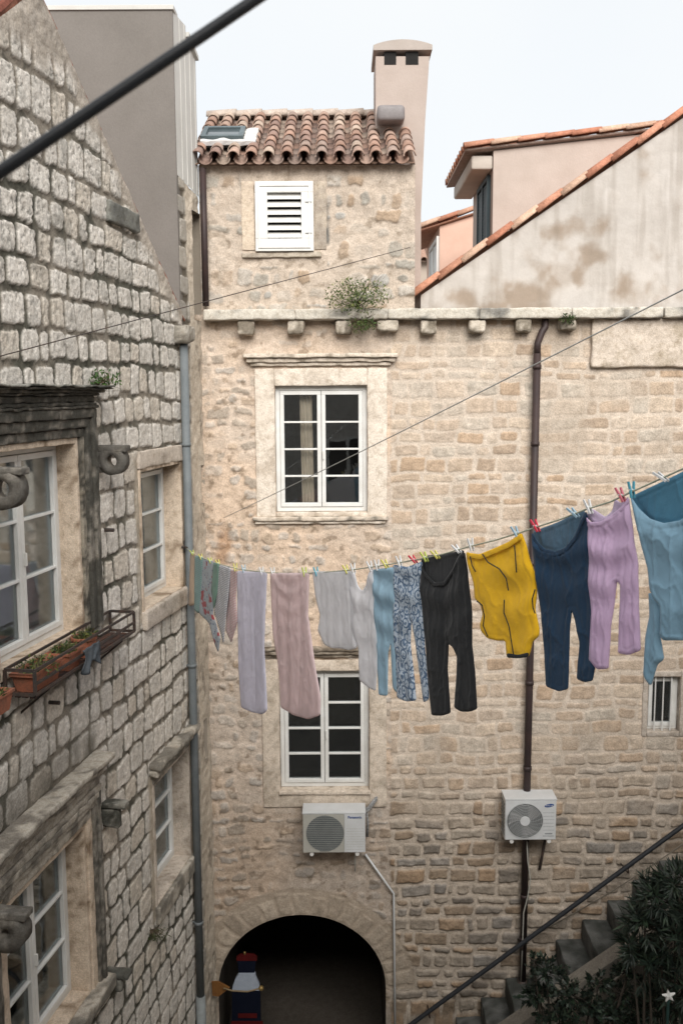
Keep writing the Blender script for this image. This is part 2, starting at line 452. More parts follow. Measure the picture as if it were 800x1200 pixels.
def left_field(U, V):
    seed = 11
    d, sid, fx, fy = courses(U, V, seed, (.25, .33), (.22, .42),   .040, .045, warp=.035, tilt=.18)
    # the joints widen and the stones get smaller low down beside the lower window
    e = sst(0.003, -.007, d + (fb2(U * 50, V * 50, 17, 2) - .5) * .012)
    r1 = hsh(sid, 21); r2 = hsh(sid, 22); r3 = hsh(sid, 23)
    big = fb2(U * .9, V * .9, 5, 3)
    pock = fb2(U * 34, V * 34, 7, 3)
    H = -.010 + e * (.013 + .010 * r1) + e * (fb2(U * 24, V * 24, 8, 5) - .5) * .015 + e * ((r2 - .5) * fx + (r3 - .5) * fy) * .006 + (1 - e) * (fb2(U * 16, V * 16, 9, 4) - .5) * .022
    tops = sst(9.0, 11.0, V)
    pit = sst(.60, .74, pock) * e * (.35 + .65 * tops)
    H -= pit * .008
    st = mixc(C3(.76, .715, .655)[None], C3(.56, .53, .485)[None], r2 * .75)
    st = mixc(st, C3(.62, .55, .46)[None], (r3 > .80) * .6)
    lich = sst(.50, .66, fb2(U * 7, V * 7, 15, 4)) * .42
    st = mixc(st, C3(.20, .195, .175)[None], lich * (.35 + .65 * tops))
    st = st * (.80 + .40 * fb2(U * 45, V * 45, 16, 3))[:, None]
    st = mixc(st, C3(.12, .12, .105)[None], pit * .55)
    moss = sst(.42, .60, fb2(U * 1.3, V * 1.3, 12, 4))
    # joints: pale lime mortar in places, blackened and mossy elsewhere
    mo = mixc(C3(.27, .24, .20)[None], C3(.085, .085, .068)[None], moss * .85)
    mo = mixc(mo, C3(.05, .05, .04)[None], sst(.55, .7, fb2(U * 9, V * 9, 31, 3)) * .6)
    # repair band of plain mortar under the verge
    top = z_apex - kslope * np.abs(U - s_apex)
    ed = top - V + (fb2(U * 4, V * 4, 33, 3) - .5) * .35
    band = sst(.30, .12, ed) * (U > s_apex - 4)
    cap = sst(1.0, .75, (z_apex - V) * 1.35 + np.abs(U - s_apex) * .5 + (fb2(U * 3, V * 3, 34, 3) - .5) * .3)
    band = np.maximum(band, cap)
    C = mixc(mo, st, e)
    C = mixc(C, C3(.44, .39, .335)[None] * (.75 + .5 * fb2(U * 6, V * 6, 35, 4))[:, None], band * .92)
    H = H * (1 - band) + band * (.002 + (fb2(U * 10, V * 10, 36, 4) - .5) * .03)
    # lime render round the openings
    for i, q in enumerate(LW):
        bd = boxd(U, V, q) + (fb2(U * 6, V * 6, 41, 3) - .5) * .10
        k = sst(.20, .10, bd) if i >= 2 else sst(.10, .04, bd)
        C = mixc(C, C3(.46, .40, .32)[None] * (.7 + .55 * fb2(U * 8, V * 8, 43, 4))[:, None], k * .9)
        H = H * (1 - k) + k * (fb2(U * 14, V * 14, 44, 3) - .5) * .016
    # water staining under the lower cornice and the shelf
    for (a, b, t, l_) in ((Wn2[0] - .3, Wn2[1] + .35, Wn2[3] + .62, .5),):
        k = sst(a - .1, a + .1, U) * sst(b + .1, b - .1, U) * sst(t - .1, t + .04, V) * sst(t + l_, t, V)
        k = k * (.4 + .9 * fb2(U * 6, V * 3, 46, 3)); k = np.clip(k, 0, 1)
        C = mixc(C, C3(.13, .12, .10)[None], k * .85); H = H * (1 - k * .7)
    return H, C * 1.0
def left_keep(U, V):
    top = (z_apex - kslope * np.abs(U - s_apex) - V) / math.hypot(1, kslope)
    k = np.minimum(top, 99)
    for q in LW: k = np.minimum(k, boxd(U, V, q))
    return k
s_near = -13.4
s_nearEave = 2 * s_apex - s_far
us = axis(-5.75, s_far, s_nearEave, s_far, .0125)
us = us[us <= s_far + 1e-6]; us[-1] = s_far
vs_ = axis(1.2, z_apex + .05, -.05, z_apex + .06, .0125)
lh = thing('stone_house', L(s_apex, 0, -2.5), 'pale grey rough block stone house with gable roof filling the left side', 'house')
wall_grid('wall', TLf, us, vs_, left_field, left_keep, m_wall, lh, .0125)
# the other faces of the house
mb = MB()
for (a, b) in ((s_far, s_far), (s_nearEave, s_nearEave)):
    p = [L(a, 0, -.03), L(a, 0, -7), L(a, z_eave, -7), L(a, z_eave, -.03)]
    mb = MB(); mb.add(p, [(0, 1, 2, 3)], (.4, .37, .33)); mb.build('side_wall', m_wall, lh)
# roof planes + verge tiles
def barrel(mb, p0, p1, nrm, r0, r1, col, seg=7, up_=1, th=.014, arc=math.pi):
    p0 = Vector([float(q) for q in p0]); p1 = Vector([float(q) for q in p1]); n = Vector([float(q) for q in nrm]).normalized()
    ax = (p1 - p0).normalized(); sx = ax.cross(n).normalized()
    V = []; Fc = []
    for (p, r) in ((p0, r0), (p1, r1)):
        for rr in (r, r - th):
            for k in range(seg + 1):
                t = (math.pi - arc) / 2 + arc * k / seg
                V.append(p + sx * math.cos(t) * rr + n * (math.sin(t) * rr * up_))
    s1 = seg + 1
    for k in range(seg):
        Fc.append((k, k + 1, 2 * s1 + k + 1, 2 * s1 + k))
        Fc.append((s1 + k, 3 * s1 + k, 3 * s1 + k + 1, s1 + k + 1))
        Fc.append((k, s1 + k, s1 + k + 1, k + 1))
        Fc.append((2 * s1 + k, 2 * s1 + k + 1, 3 * s1 + k + 1, 3 * s1 + k))
    for k in (0, seg):
        Fc.append((k, 2 * s1 + k, 3 * s1 + k, s1 + k))
    mb.add(V, Fc, col)
def tilecol(kind='old'):
    q = random.random()
    if kind == 'old':
        base = [(.38, .245, .19), (.44, .31, .25), (.31, .21, .175), (.48, .38, .31), (.35, .265, .225)][int(q * 5) % 5]
    elif kind == 'red':
        base = [(.42, .16, .10), (.36, .13, .09), (.46, .2, .13)][int(q * 3) % 3]
    else:
        base = [(.50, .22, .14), (.54, .27, .18), (.58, .34, .24), (.44, .20, .13), (.62, .42, .31)][int(q * 5) % 5]
    f = random.uniform(.85, 1.12)
    return tuple(c * f for c in base)
rp = MB()
for sg in (1, -1):
    e = s_apex + sg * (s_far - s_apex) * 1.02
    ze = z_apex - kslope * abs(e - s_apex)
    A = L(s_apex, z_apex + .03, -.03); Bq = L(e, ze + .03, -.03)
    A2 = L(s_apex, z_apex + .05, -7); B2 = L(e, ze + .05, -7)
    dn = np.array([0, 0, -.05])
    rp.add([A, Bq, B2, A2, A + dn, Bq + dn, B2 + dn, A2 + dn], [(0, 1, 2, 3), (4, 7, 6, 5), (0, 4, 5, 1), (1, 5, 6, 2), (3, 2, 6, 7)], (.34, .15, .10))
rp.build('roof', m_tile, lh)
vt = MB()
for sg in (1, -1):
    Ls = abs(s_far - s_apex) * math.hypot(1, kslope); k = int(Ls / .34)
    dirn = np.array([TL[0] * sg, TL[1] * sg, -kslope]); dirn /= np.linalg.norm(dirn)
    nn = np.array([TL[0] * kslope * sg, TL[1] * kslope * sg, 1.]); nn /= np.linalg.norm(nn)
    for i in range(k + 1):
        o = L(s_apex, z_apex + .02, -.10) + dirn * (i * .34)
        jn = random.uniform(-.01, .01)
        barrel(vt, o + nn * (.012 + jn), o + dirn * .40 + nn * (-.002 + jn), nn, .07, .088, tuple(q * .7 for q in tilecol('red')))
vt.build('verge_tile', m_tile, lh)

def stone_col(base, dark, seed=3, k=.5, sc=5.):
    base = np.array(base); dark = np.array(dark)
    def f(Q):
        t = sst(k - .12, k + .14, (vn3(Q[:, 0] * sc, Q[:, 1] * sc, Q[:, 2] * sc, seed) * .6 + vn3(Q[:, 0] * sc * 4, Q[:, 1] * sc * 4, Q[:, 2] * sc * 4, seed + 1) * .4))
        return base[None] * (1 - t[:, None]) + dark[None] * t[:, None]
    return f
pale = stone_col((.56, .49, .42), (.36, .31, .26), 3, .56)
paleD = stone_col((.46, .42, .36), (.19, .175, .15), 4, .48, 6)
black = stone_col((.075, .072, .062), (.23, .21, .18), 5, .60, 7)
cream = stone_col((.64, .53, .42), (.26, .19, .13), 6, .66, 6)

def window(parent, T, q, dn, rows, two=True, mun=True, curtain=False, frame=.055, depth=1.2, lbl=None, interior=True, sillz=0):
    """white double casement set at depth -dn in the opening q"""
    u0, u1, z0, z1 = q
    f = MB(); fr = frame
    n0, n1 = -dn - .07, -dn
    f.hexa(T, u0, u1, z0, z0 + fr, n0, n1, r=.004); f.hexa(T, u0, u1, z1 - fr, z1, n0, n1, r=.004)
    f.hexa(T, u0, u0 + fr, z0 + fr, z1 - fr, n0, n1, r=.004); f.hexa(T, u1 - fr, u1, z0 + fr, z1 - fr, n0, n1, r=.004)
    win = f.build('window', m_white, parent)
    if lbl: win['label'] = lbl
    mid = (u0 + u1) / 2
    cs = [(u0 + fr, mid), (mid, u1 - fr)] if two else [(u0 + fr, u1 - fr)]
    for (a, b) in cs:
        a += .003; b -= .003; s = MB(); sf = .05; c, d = z0 + fr + .004, z1 - fr - .004
        k0, k1 = -dn - .05, -dn + .016
        s.hexa(T, a, b, c, c + sf, k0, k1, r=.005); s.hexa(T, a, b, d - sf, d, k0, k1, r=.005)
        s.hexa(T, a, a + sf, c + sf, d - sf, k0, k1, r=.005); s.hexa(T, b - sf, b, c + sf, d - sf, k0, k1, r=.005)
        if mun:
            for i in range(1, rows):
                zz = c + sf + (d - c - 2 * sf) * i / rows
                s.hexa(T, a + sf, b - sf, zz - .011, zz + .011, k0 + .012, k1 - .006, r=.003)
        so = s.build('sash', m_white, win)
        gp = MB(); gp.hexa(T, a + sf, b - sf, c + sf, d - sf, -dn - .028, -dn - .022)
        gp.build('pane', m_glass, win)
    if two:
        h = MB(); zc = z0 + (z1 - z0) * .45
        h.hexa(T, mid + .012, mid + .03, zc - .05, zc + .06, -dn + .014, -dn + .045, r=.005); h.build('handle', m_white, win)
    if interior:
        k = MB()
        a, b, c, d = u0 + .01, u1 - .01, z0 + .01, z1 - .01
        na, nb = -dn - .07, -dn - depth
        P8 = [T(a, c, na), T(b, c, na), T(b, d, na), T(a, d, na), T(a - .5, c - .3, nb), T(b + .5, c - .3, nb), T(b + .5, d + .3, nb), T(a - .5, d + .3, nb)]
        k.add(P8, [(4, 5, 6, 7), (0, 1, 5, 4), (3, 7, 6, 2), (0, 4, 7, 3), (1, 2, 6, 5)])
        k.build('interior', m_room if curtain else m_dark, win)
    if curtain:
        k = MB(); nn = 60; V = []; Fc = []
        for i in range(nn + 1):
            uu = u0 + .03 + (u1 - u0 - .06) * i / nn
            ph = i * .9 + 2 * math.sin(i * .31)
            dd = .03 * math.sin(ph)
            V += [T(uu, z0 + .08, -dn - .105 + dd * 1.0), T(uu, z1 - .06, -dn - .105 + dd)]
        for i in range(nn): Fc.append((2 * i, 2 * i + 2, 2 * i + 3, 2 * i + 1))
        k.add(V, Fc); k.build('curtain', m_curt, win, smooth=True)
    return win

def reveal(parent, T, q, dn, colr, t=.03, name='reveal'):
    """the stone lining of an opening: four slabs behind the wall face"""
    u0, u1, z0, z1 = q; r_ = MB(); kw = dict(r=.006, amp=.006, res=.06)
    r_.hexa(T, u0 - .05, u0 + .002, z0 - .05, z1 + .05, -dn - .1, .012, colr, seed=1, **kw)
    r_.hexa(T, u1 - .002, u1 + .05, z0 - .05, z1 + .05, -dn - .1, .012, colr, seed=2, **kw)
    r_.hexa(T, u0 + .002, u1 - .002, z1 - .002, z1 + .05, -dn - .1, .010, colr, seed=3, **kw)
    r_.hexa(T, u0 + .002, u1 - .002, z0 - .05, z0 + .002, -dn - .1, .010, colr, seed=4, **kw)
    return r_.build(name, m_trim, parent, True)

# --- upper big window, blackened moulded surround
q = Wn1
reveal(lh, TLf, q, RV, cream)
window(lh, TLf, q, RV, 3, curtain=True, lbl='white double casement with net curtain in blackened stone surround')
sr = MB(); kw = dict(res=.05)
for i, (o1, o0, n1) in enumerate(((.05, .13, .035), (.13, .215, .065), (.215, .30, .09))):
    for sgn in (1, -1):
        if sgn > 0: a, b = q[1] + o1, q[1] + o0
        else: a, b = q[0] - o0, q[0] - o1
        cfun = black if i > 0 else stone_col((.30, .27, .22), (.07, .065, .055), 9, .5, 8)
        sr.hexa(TLf, a, b, q[2] - .02, q[3] + o0, -.02, n1, cfun, r=.012, amp=.008, res=.03, seed=i * 3 + 5)
    sr.hexa(TLf, q[0] - o0, q[1] + o0, q[3] + o1, q[3] + o0, -.02, n1 + .001, black, r=.012, amp=.008, res=.03, seed=i * 3 + 6)
sr.build('window_surround', m_trim, lh, True)
zc = LP(118, 452)[1]
cn = MB()
prof = ((.0, .05, .07), (.05, .12, .055), (.12, .24, .04), (.24, .29, .075), (.29, .35, .11), (.35, .39, .16), (.39, .43, .19))
zb = q[3] + .30; hs = (zc - zb) / .43
for i, (a, b, n) in enumerate(prof):
    o = .30 + max(0, n - .04) * .9
    cn.hexa(TLf, q[0] - o, q[1] + o, zb + a * hs, zb + b * hs - .001, -.02, n + .04, black if i < 6 else stone_col((.30, .29, .26), (.08, .08, .07), 8, .5), r=.014, amp=.012, res=.03, seed=20 + i)
cn.build('cornice', m_trim, lh, True)
# --- lower big window
q = Wn2
reveal(lh, TLf, q, RV, cream)
window(lh, TLf, q, RV, 3, lbl='white double casement with dark panes in cream stone surround')
sr = MB()
for i, (o1, o0, n1) in enumerate(((.05, .15, .03), (.15, .21, .055), (.21, .27, .075))):
    cf = cream if i == 0 else stone_col((.24, .22, .19), (.09, .085, .075), 12, .5, 9)
    for sgn in (1, -1):
        a, b = (q[1] + o1, q[1] + o0) if sgn > 0 else (q[0] - o0, q[0] - o1)
        sr.hexa(TLf, a, b, q[2] - .02, q[3] + o0, -.02, n1, cf, r=.012, amp=.008, res=.03, seed=i + 31)
    sr.hexa(TLf, q[0] - o0, q[1] + o0, q[3] + o1, q[3] + o0, -.02, n1 + .001, paleD, r=.012, amp=.008, res=.03, seed=i + 36)
sr.build('window_surround', m_trim, lh, True)
zc2 = LP(133, 872, .1)[1]; zb = q[3] + .27; hs = max(.5, (zc2 - zb) / .43)
cn = MB()
for i, (a, b, n) in enumerate(((0, .08, .05), (.08, .2, .04), (.2, .28, .075), (.28, .36, .11), (.36, .43, .16))):
    o = .27 + max(0, n - .04) * .9
    cn.hexa(TLf, q[0] - o, q[1] + o, zb + a * hs, zb + b * hs - .001, -.02, n + .03, stone_col((.42, .385, .33), (.20, .18, .155), 14 + i, .56, 6), r=.014, amp=.014, res=.03, seed=40 + i)
cn.build('cornice', m_trim, lh, True)
sl = MB(); sl.hexa(TLf, q[0] - .30, q[1] + .33, q[2] - .14, q[2] - .012, -.02, .14, paleD, r=.02, amp=.014, res=.05, seed=50); sl.build('sill', m_trim, lh, True)
# --- two small windows
for i, q in enumerate((Wn3, Wn4)):
    reveal(lh, TLf, q, .2, cream if i == 0 else pale)
    window(lh, TLf, q, .2, 3, two=False, curtain=(i == 0), lbl=('narrow white window with stone lintel beside upper bracket', 'narrow white window under rough stone hood')[i])
    t = MB()
    if i == 0:
        t.hexa(TLf, q[0] - .07, q[1] + .06, q[3] + .03, q[3] + .22, -.03, .03, pale, r=.02, amp=.012, res=.05, seed=60)
        t.build('lintel', m_trim, lh, True)
    else:
        t.hexa(TLf, q[0] - .12, q[1] + .12, q[3] + .15, q[3] + .22, -.03, .10, paleD, r=.02, amp=.022, res=.04, seed=61)
        t.hexa(TLf, q[0] - .12, q[1] + .12, q[3] + .22, q[3] + .29, -.03, .15, paleD, r=.025, amp=.03, res=.04, seed=62)
        t.build('hood', m_trim, lh, True)
        t = MB(); t.hexa(TLf, q[0] - .05, q[1] + .05, q[3] + .02, q[3] + .14, -.03, .02, paleD, r=.02, amp=.01, res=.05, seed=63); t.build('lintel', m_trim, lh, True)
    t = MB(); t.hexa(TLf, q[0] - .06, q[1] + .10, q[2] - .22, q[2] - .012, -.03, .055, pale if i == 0 else paleD, r=.02, amp=.012, res=.05, seed=64); t.build('sill', m_trim, lh, True)
# --- stone brackets with round eyes
def bracket(px, py, w_, h_, hole, colf, th=.13, flat=False):
    s, z = LP(px, py)
    b = MB(); ro = h_ / 2; cn_ = w_ - ro; cz = z - ro; seg = 20; ri = hole
    N = 20
    ring = []
    for side in (-th / 2, th / 2):
        for rad in (ro, ri):
            for k in range(seg):
                t = 2 * math.pi * k / seg
                ring.append((s + side, cz + math.sin(t) * rad, cn_ + math.cos(t) * rad))
    Fc = []
    for k in range(seg):
        k2 = (k + 1) % seg
        a0, a1, b0, b1 = k, k2, seg + k, seg + k2
        c0, c1, d0, d1 = 2 * seg + k, 2 * seg + k2, 3 * seg + k, 3 * seg + k2
        Fc += [(a0, a1, b1, b0), (c0, d0, d1, c1), (a0, c0, c1, a1), (b0, b1, d1, d0)]
    Q = np.array(ring)
    for ax in range(3): Q[:, ax] += (vn3(Q[:, 0] * 20, Q[:, 1] * 20, Q[:, 2] * 20, 70 + ax) - .5) * .012
    if not flat: b.add([L(*p) for p in Q], Fc, [tuple(c) for c in colf(Q)])
    if flat:
        b.hexa(TLf, s - th / 2, s + th / 2, z - .05, z, -.02, w_, colf, r=.012, amp=.012, res=.03, seed=71)
        b.hexa(TLf, s - th * .4, s + th * .4, z - h_, z - .05, -.02, w_ * .72, colf, r=.03, amp=.02, res=.03, seed=72)
    else:
        b.hexa(TLf, s - th / 2 - .004, s + th / 2 + .004, z - .045, z + .008, -.02, w_ + .01, colf, r=.012, amp=.01, res=.03, seed=73)
        b.hexa(TLf, s - th / 2 + .002, s + th / 2 - .002, z - h_ * .93, z - .045, -.02, cn_ - ro * .62, colf, r=.012, amp=.01, res=.03, seed=74)
    b.build('bracket', m_trim, lh, True)
dk = stone_col((.12, .112, .10), (.26, .24, .21), 77, .58, 9)
bracket(114, 523, .29, .26, .055, dk)
bracket(-22, 548, .33, .30, .065, dk)
bracket(121, 938, .24, .25, .03, stone_col((.26, .25, .22), (.07, .07, .06), 78, .42, 9), flat=True)
bracket(-18, 1064, .34, .30, .035, dk)
bracket(124, 1136, .25, .20, .03, stone_col((.26, .25, .22), (.09, .09, .08), 79, .45, 9), flat=True)
# flat weathered slab let into the gable, and stub pins
q0 = LP(124, 234); q1 = (LP(160, 250)[0], LP(124, 256)[1])
b = MB(); b.hexa(TLf, q0[0], q1[0], q1[1] - .02, q0[1], -.02, .045, stone_col((.20, .20, .18), (.12, .12, .11), 80, .5, 8), r=.02, amp=.014, res=.05); b.build('slab', m_trim, lh, True)
for px, py in ((122, 621), (57, 823)):
    s, z = LP(px, py); b = MB(); b.tube([L(s, z, -.03), L(s, z, .10)], .018, 8); b.build('iron_pin', m_iron, lh)

# ================================================================== TALL GREY EXTENSION BEHIND THE GABLE
gz = P(212, 12, 11.1)
YG = L(s_far, 0, -.03)[1]
top_g = P(211, 12, YG)[2]
gb = thing('rendered_building', L(s_far, 0, -.1) + np.array([-2, 1, 0]), 'tall plain grey rendered building rising behind the left gable', 'building')
g0 = L(s_far, 0, -.03)
mb = MB()
xl = g0[0] - 6
mb.hexa(TW, xl, g0[0] + .013, 7, top_g, YG - .012, YG + .25)
mb.build('front_wall', m_grey, gb)
zcap = MB(); zcap.hexa(TW, xl, g0[0] + .03, top_g, top_g + .05, YG - .03, YG + .25, r=.004); zcap.build('parapet_cap', m_clad, gb)
s2 = LP(242, 500, -.03)[0]; se = -.02
# white side: tall strip then sloping top
def SP(px, py): return LP(px, py, -.03)
a0 = s_far; a1 = SP(217, 43)
def side_top(U):
    p1 = SP(217, 43); p2 = SP(241, 103)
    t = p1[1] + (p2[1] - p1[1]) * (U - p1[0]) / (p2[0] - p1[0])
    return np.where(U < p1[0], top_g, t)
def side_low(U):
    p1 = SP(214, 212); p2 = SP(241, 240)
    return p1[1] + (p2[1] - p1[1]) * (U - p1[0]) / (p2[0] - p1[0])
mb = MB()
uu = np.array(sorted(list(np.linspace(s_far, -.005, 12)) + [a1[0] - .001, a1[0]]))
V = []; Fc = []
for u in uu:
    V += [L(u, float(side_low(np.array(u))), -.022), L(u, float(side_top(np.array(u))), -.022)]
for i in range(len(uu) - 1): Fc.append((2 * i, 2 * i + 2, 2 * i + 3, 2 * i + 1))
mb.add(V, Fc)
for k in np.linspace(s_far + .06, -.06, 5)[1:]:
    mb.hexa(TLf, k - .008, k + .008, float(side_low(np.array(k))) + .01, float(side_top(np.array(k))) - .01, -.022, -.015)
mb.build('side_cladding', m_clad, gb)
mb = MB()
rt = [L(u, float(side_top(np.array(u))), nn) for u in (a1[0], -.005) for nn in (.02, -2)]
dn = np.array([0, 0, .05])
mb.add(rt + [p + dn for p in rt], [(0, 2, 3, 1), (4, 5, 7, 6), (0, 4, 6, 2), (0, 1, 5, 4)], (.3, .29, .27))
mb.build('roof', m_clad, gb)
SN = [LP(243, 300, -.03)[0], 0]
slot = (LP(226, 300, -.03)[0], LP(237, 300, -.03)[0], SP(229, 375)[1], SP(229, 248)[1])
slot2 = (LP(239, 860, -.03)[0], LP(243, 860, -.03)[0], SP(241, 890)[1], SP(241, 842)[1])
slot3 = (LP(236, 560, -.03)[0], LP(240, 560, -.03)[0], SP(238, 590)[1], SP(238, 545)[1])
def side_field(U, V):
    d, sid, fx, fy = courses(U, V, 91, (.26, .34), (.22, .4), .05, .05, warp=.03)
    e = sst(.004, -.016, d)
    split = s_far + (0 - s_far) * .42 + (fb2(U * 2, V * 2, 95, 3) - .5) * .12
    pl = sst(-.03, .03, U - split)
    st = mixc(C3(.48, .44, .38)[None], C3(.35, .33, .30)[None], hsh(sid, 2))
    mo = C3(.17, .15, .12)[None] * np.ones((len(U), 1))
    C = mixc(mo, st, e)
    pc = C3(.60, .53, .44)[None] * (.75 + .45 * fb2(U * 5, V * 2.5, 96, 5))[:, None]
    pc = mixc(pc, C3(.20, .17, .14)[None], sst(.60, .74, fb2(U * 9, V * 5, 97, 5)) * .6)
    C = mixc(C, pc, pl)
    H = (-.02 + e * .03) * (1 - pl) + pl * (fb2(U * 9, V * 9, 98, 4) - .5) * .035
    return H, C
us2 = np.arange(s_far, 0, .0125); us2 = np.append(us2, -.002)
vs2 = np.arange(.0, side_low(np.array(-.02)) + .6, .0125)
def side_keep(U, V):
    return np.minimum(np.minimum(np.minimum(boxd(U, V, slot), boxd(U, V, slot2)), boxd(U, V, slot3)), side_low(U) - V)
T2 = lambda u, z, n: L(u, z, n - .03)
wall_grid('side_wall', T2, us2, vs2, side_field, side_keep, m_wall, gb, .0125)
for sl_ in (slot, slot2, slot3):
    mb = MB(); a, b, c, d = sl_
    ps = [T2(a, c, .0), T2(b, c, 0), T2(b, d, 0), T2(a, d, 0), T2(a, c, -.35), T2(b, c, -.35), T2(b, d, -.35), T2(a, d, -.35)]
    mb.add(ps, [(4, 5, 6, 7), (0, 1, 5, 4), (3, 7, 6, 2), (0, 4, 7, 3), (1, 2, 6, 5)], (.40, .35, .29)); mb.build('niche', m_plaster, gb)

# ================================================================== BACK HOUSE
XS = BP(458, 700)[0]          # straight joint between the rubble part and the coursed part
zl0 = BP(500, 375, .0)[1]; zl1 = BP(500, 361, .18)[1]
bw1 = (*BP(324, 600), *BP(430, 452)); bw1 = (bw1[0], bw1[2], bw1[1], bw1[3])
bw2 = (*BP(329, 925), *BP(432, 786)); bw2 = (bw2[0], bw2[2], bw2[1], bw2[3])
bw3 = (*BP(757, 857), *BP(797, 793)); bw3 = (bw3[0], bw3[2], bw3[1], bw3[3])
BW = [bw1, bw2, bw3]
axl = BP(256, 1150)[0]; axr = BP(452, 1150)[0]; zsp = BP(354, 1158)[1]; ztop = BP(354, 1072)[1]
acx = (axl + axr) / 2; aa = (axr - axl) / 2; ab = ztop - zsp
def arch_d(U, V):
    x = (U - acx) / aa; y = np.maximum(V - zsp, 0) / ab
    r = np.hypot(x, y)
    return np.where(V > zsp, (r - 1) * (aa + ab) / 2, np.abs(U - acx) - aa)
XR = 7.5
def back_field(U, V):
    n = len(U); one = np.ones((n, 1))
    # coursed part
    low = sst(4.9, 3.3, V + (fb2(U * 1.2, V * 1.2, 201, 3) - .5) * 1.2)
    d, sid, fx, fy = courses(U, V, 210, (.12, .235), (.15, .46), .038, .028, warp=.03, tilt=.15)
    d += low * .006
    soft = fb2(U * 1.6, V * 1.6, 203, 3)
    e = sst(.008, -.012, d)
    r = hsh(sid, 3); r2 = hsh(sid, 4); r3 = hsh(sid, 5)
    pal = np.array([(.50, .39, .29), (.55, .455, .36), (.46, .375, .295), (.60, .52, .43), (.53, .49, .43)])
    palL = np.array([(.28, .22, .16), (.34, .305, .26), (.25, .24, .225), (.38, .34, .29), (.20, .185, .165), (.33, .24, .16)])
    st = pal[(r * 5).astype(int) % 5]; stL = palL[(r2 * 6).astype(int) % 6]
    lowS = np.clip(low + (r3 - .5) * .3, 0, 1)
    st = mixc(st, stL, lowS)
    fade = sst(.2, .8, r3) * .8 * (1 - low * .6)      # some stones nearly lost under the mortar wash
    mo = C3(.64, .575, .50)[None] * (.85 + .3 * fb2(U * 4, V * 4, 204, 4))[:, None]
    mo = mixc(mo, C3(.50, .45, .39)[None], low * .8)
    st = st * (.72 + .56 * fb2(U * 11, V * 11, 205, 4))[:, None]
    Cb = mixc(mo, mixc(st, mo, fade * .6), e)
    Hb = e * (.006 + low * .022 * (.5 + r2)) + (fb2(U * 13, V * 13, 206, 4) - .5) * (.012 + .02 * low)
    Hb -= (.004 + .008 * low) * sst(.014, .0, np.abs(d)) * (1 - fade)
    # rendered rubble part
    d2, sid2, fx, fy = courses(U, V, 230, (.11, .21), (.12, .32), .045, .05, warp=.05, tilt=.3, vary=.6)
    q1 = hsh(sid2, 8); q2 = hsh(sid2, 9)
    vis = sst(.30, .70, q1 * .5 + fb2(U * 1.1, V * 1.1, 231, 3) * .6)
    e2 = sst(.006, -.02, d2 + (fb2(U * 15, V * 15, 232, 3) - .5) * .05) * vis
    ren = mixc(C3(.66, .545, .44)[None] * one, C3(.63, .56, .49)[None], sst(.35, .65, fb2(U * .8, V * .8, 233, 3)))
    ren = ren * (.82 + .33 * fb2(U * 5, V * 5, 234, 5))[:, None]
    pal2 = np.array([(.48, .46, .43), (.42, .38, .33), (.52, .43, .34), (.57, .53, .48)])
    st2 = pal2[(q2 * 4).astype(int) % 4] * (.7 + .6 * fb2(U * 14, V * 14, 235, 4))[:, None]
    Ca = mixc(ren, st2, e2 * .85)
    Ca = mixc(Ca, C3(.22, .17, .12)[None], sst(.67, .76, fb2(U * 9, V * 9, 236, 4)) * .6)
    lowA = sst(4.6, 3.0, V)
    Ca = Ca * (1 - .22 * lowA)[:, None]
    Ha = e2 * .012 * (.4 + q1) + (fb2(U * 9, V * 9, 237, 6) - .5) * .034
    k = sst(-.02, .02, U - XS + (fb2(U * 3, V * 3, 240, 2) - .5) * .05)
    C = mixc(Ca, Cb, k); H = Ha * (1 - k) + Hb * k
    # smoother, paler render patches
    pt = sst(.60, .70, fb2(U * .7 + 5, V * .7, 241, 4)) * k * .7
    C = mixc(C, C3(.52, .46, .39)[None] * (.85 + .25 * fb2(U * 6, V * 6, 242, 4))[:, None], pt); H = H * (1 - pt * .7)
    # ochre damp stain left of the window foot
    k = sst(.35, .1, np.hypot((U - BP(262, 640)[0]) * 2.6, (V - BP(262, 640)[1]) * .9) + (fb2(U * 5, V * 5, 243, 3) - .5) * .3)
    C = mixc(C, C3(.36, .20, .10)[None], k * .6)
    # voussoirs
    ad = arch_d(U, V); th = np.arctan2(V - zsp, (U - acx)) / math.pi * 17 + (fb2(U * 3, V * 3, 244, 2) - .5) * .5
    ti = np.floor(th); tf = th - ti; R_ = .26 + .10 * hsh(ti.astype(np.int64), 12)
    dv = np.maximum(np.maximum(-ad + .02, ad - R_), np.maximum(.09 - tf, tf - .91) * .17)
    kv = (V > zsp - .02) * sst(.42, .36, ad)
    ev = sst(.006, -.014, dv)
    vc = mixc(C3(.52, .46, .385)[None] * one, C3(.39, .34, .28)[None], hsh(ti.astype(np.int64), 13)) * (.7 + .5 * fb2(U * 12, V * 12, 245, 4))[:, None]
    Cv = mixc(C3(.43, .375, .31)[None] * one, vc, ev); Hv = ev * .010 + (fb2(U * 10, V * 10, 246, 4) - .5) * .018
    C = mixc(C, Cv, kv); H = H * (1 - kv) + Hv * kv
    # dark run-off and tide marks under the ledge and at the foot
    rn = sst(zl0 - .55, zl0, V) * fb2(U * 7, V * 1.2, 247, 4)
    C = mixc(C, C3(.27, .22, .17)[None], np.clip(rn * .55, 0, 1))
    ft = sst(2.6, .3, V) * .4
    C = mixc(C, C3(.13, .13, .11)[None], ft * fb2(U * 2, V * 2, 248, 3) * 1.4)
    C = C * np.array([.99, .945, .91])[None]
    return H, C
def back_keep(U, V):
    k = arch_d(U, V)
    for q in BW: k = np.minimum(k, boxd(U, V, q))
    return k
bh = thing('stone_house', (1.2, 14, 0), 'beige stone house closing the courtyard, two white windows above a dark arch', 'house')
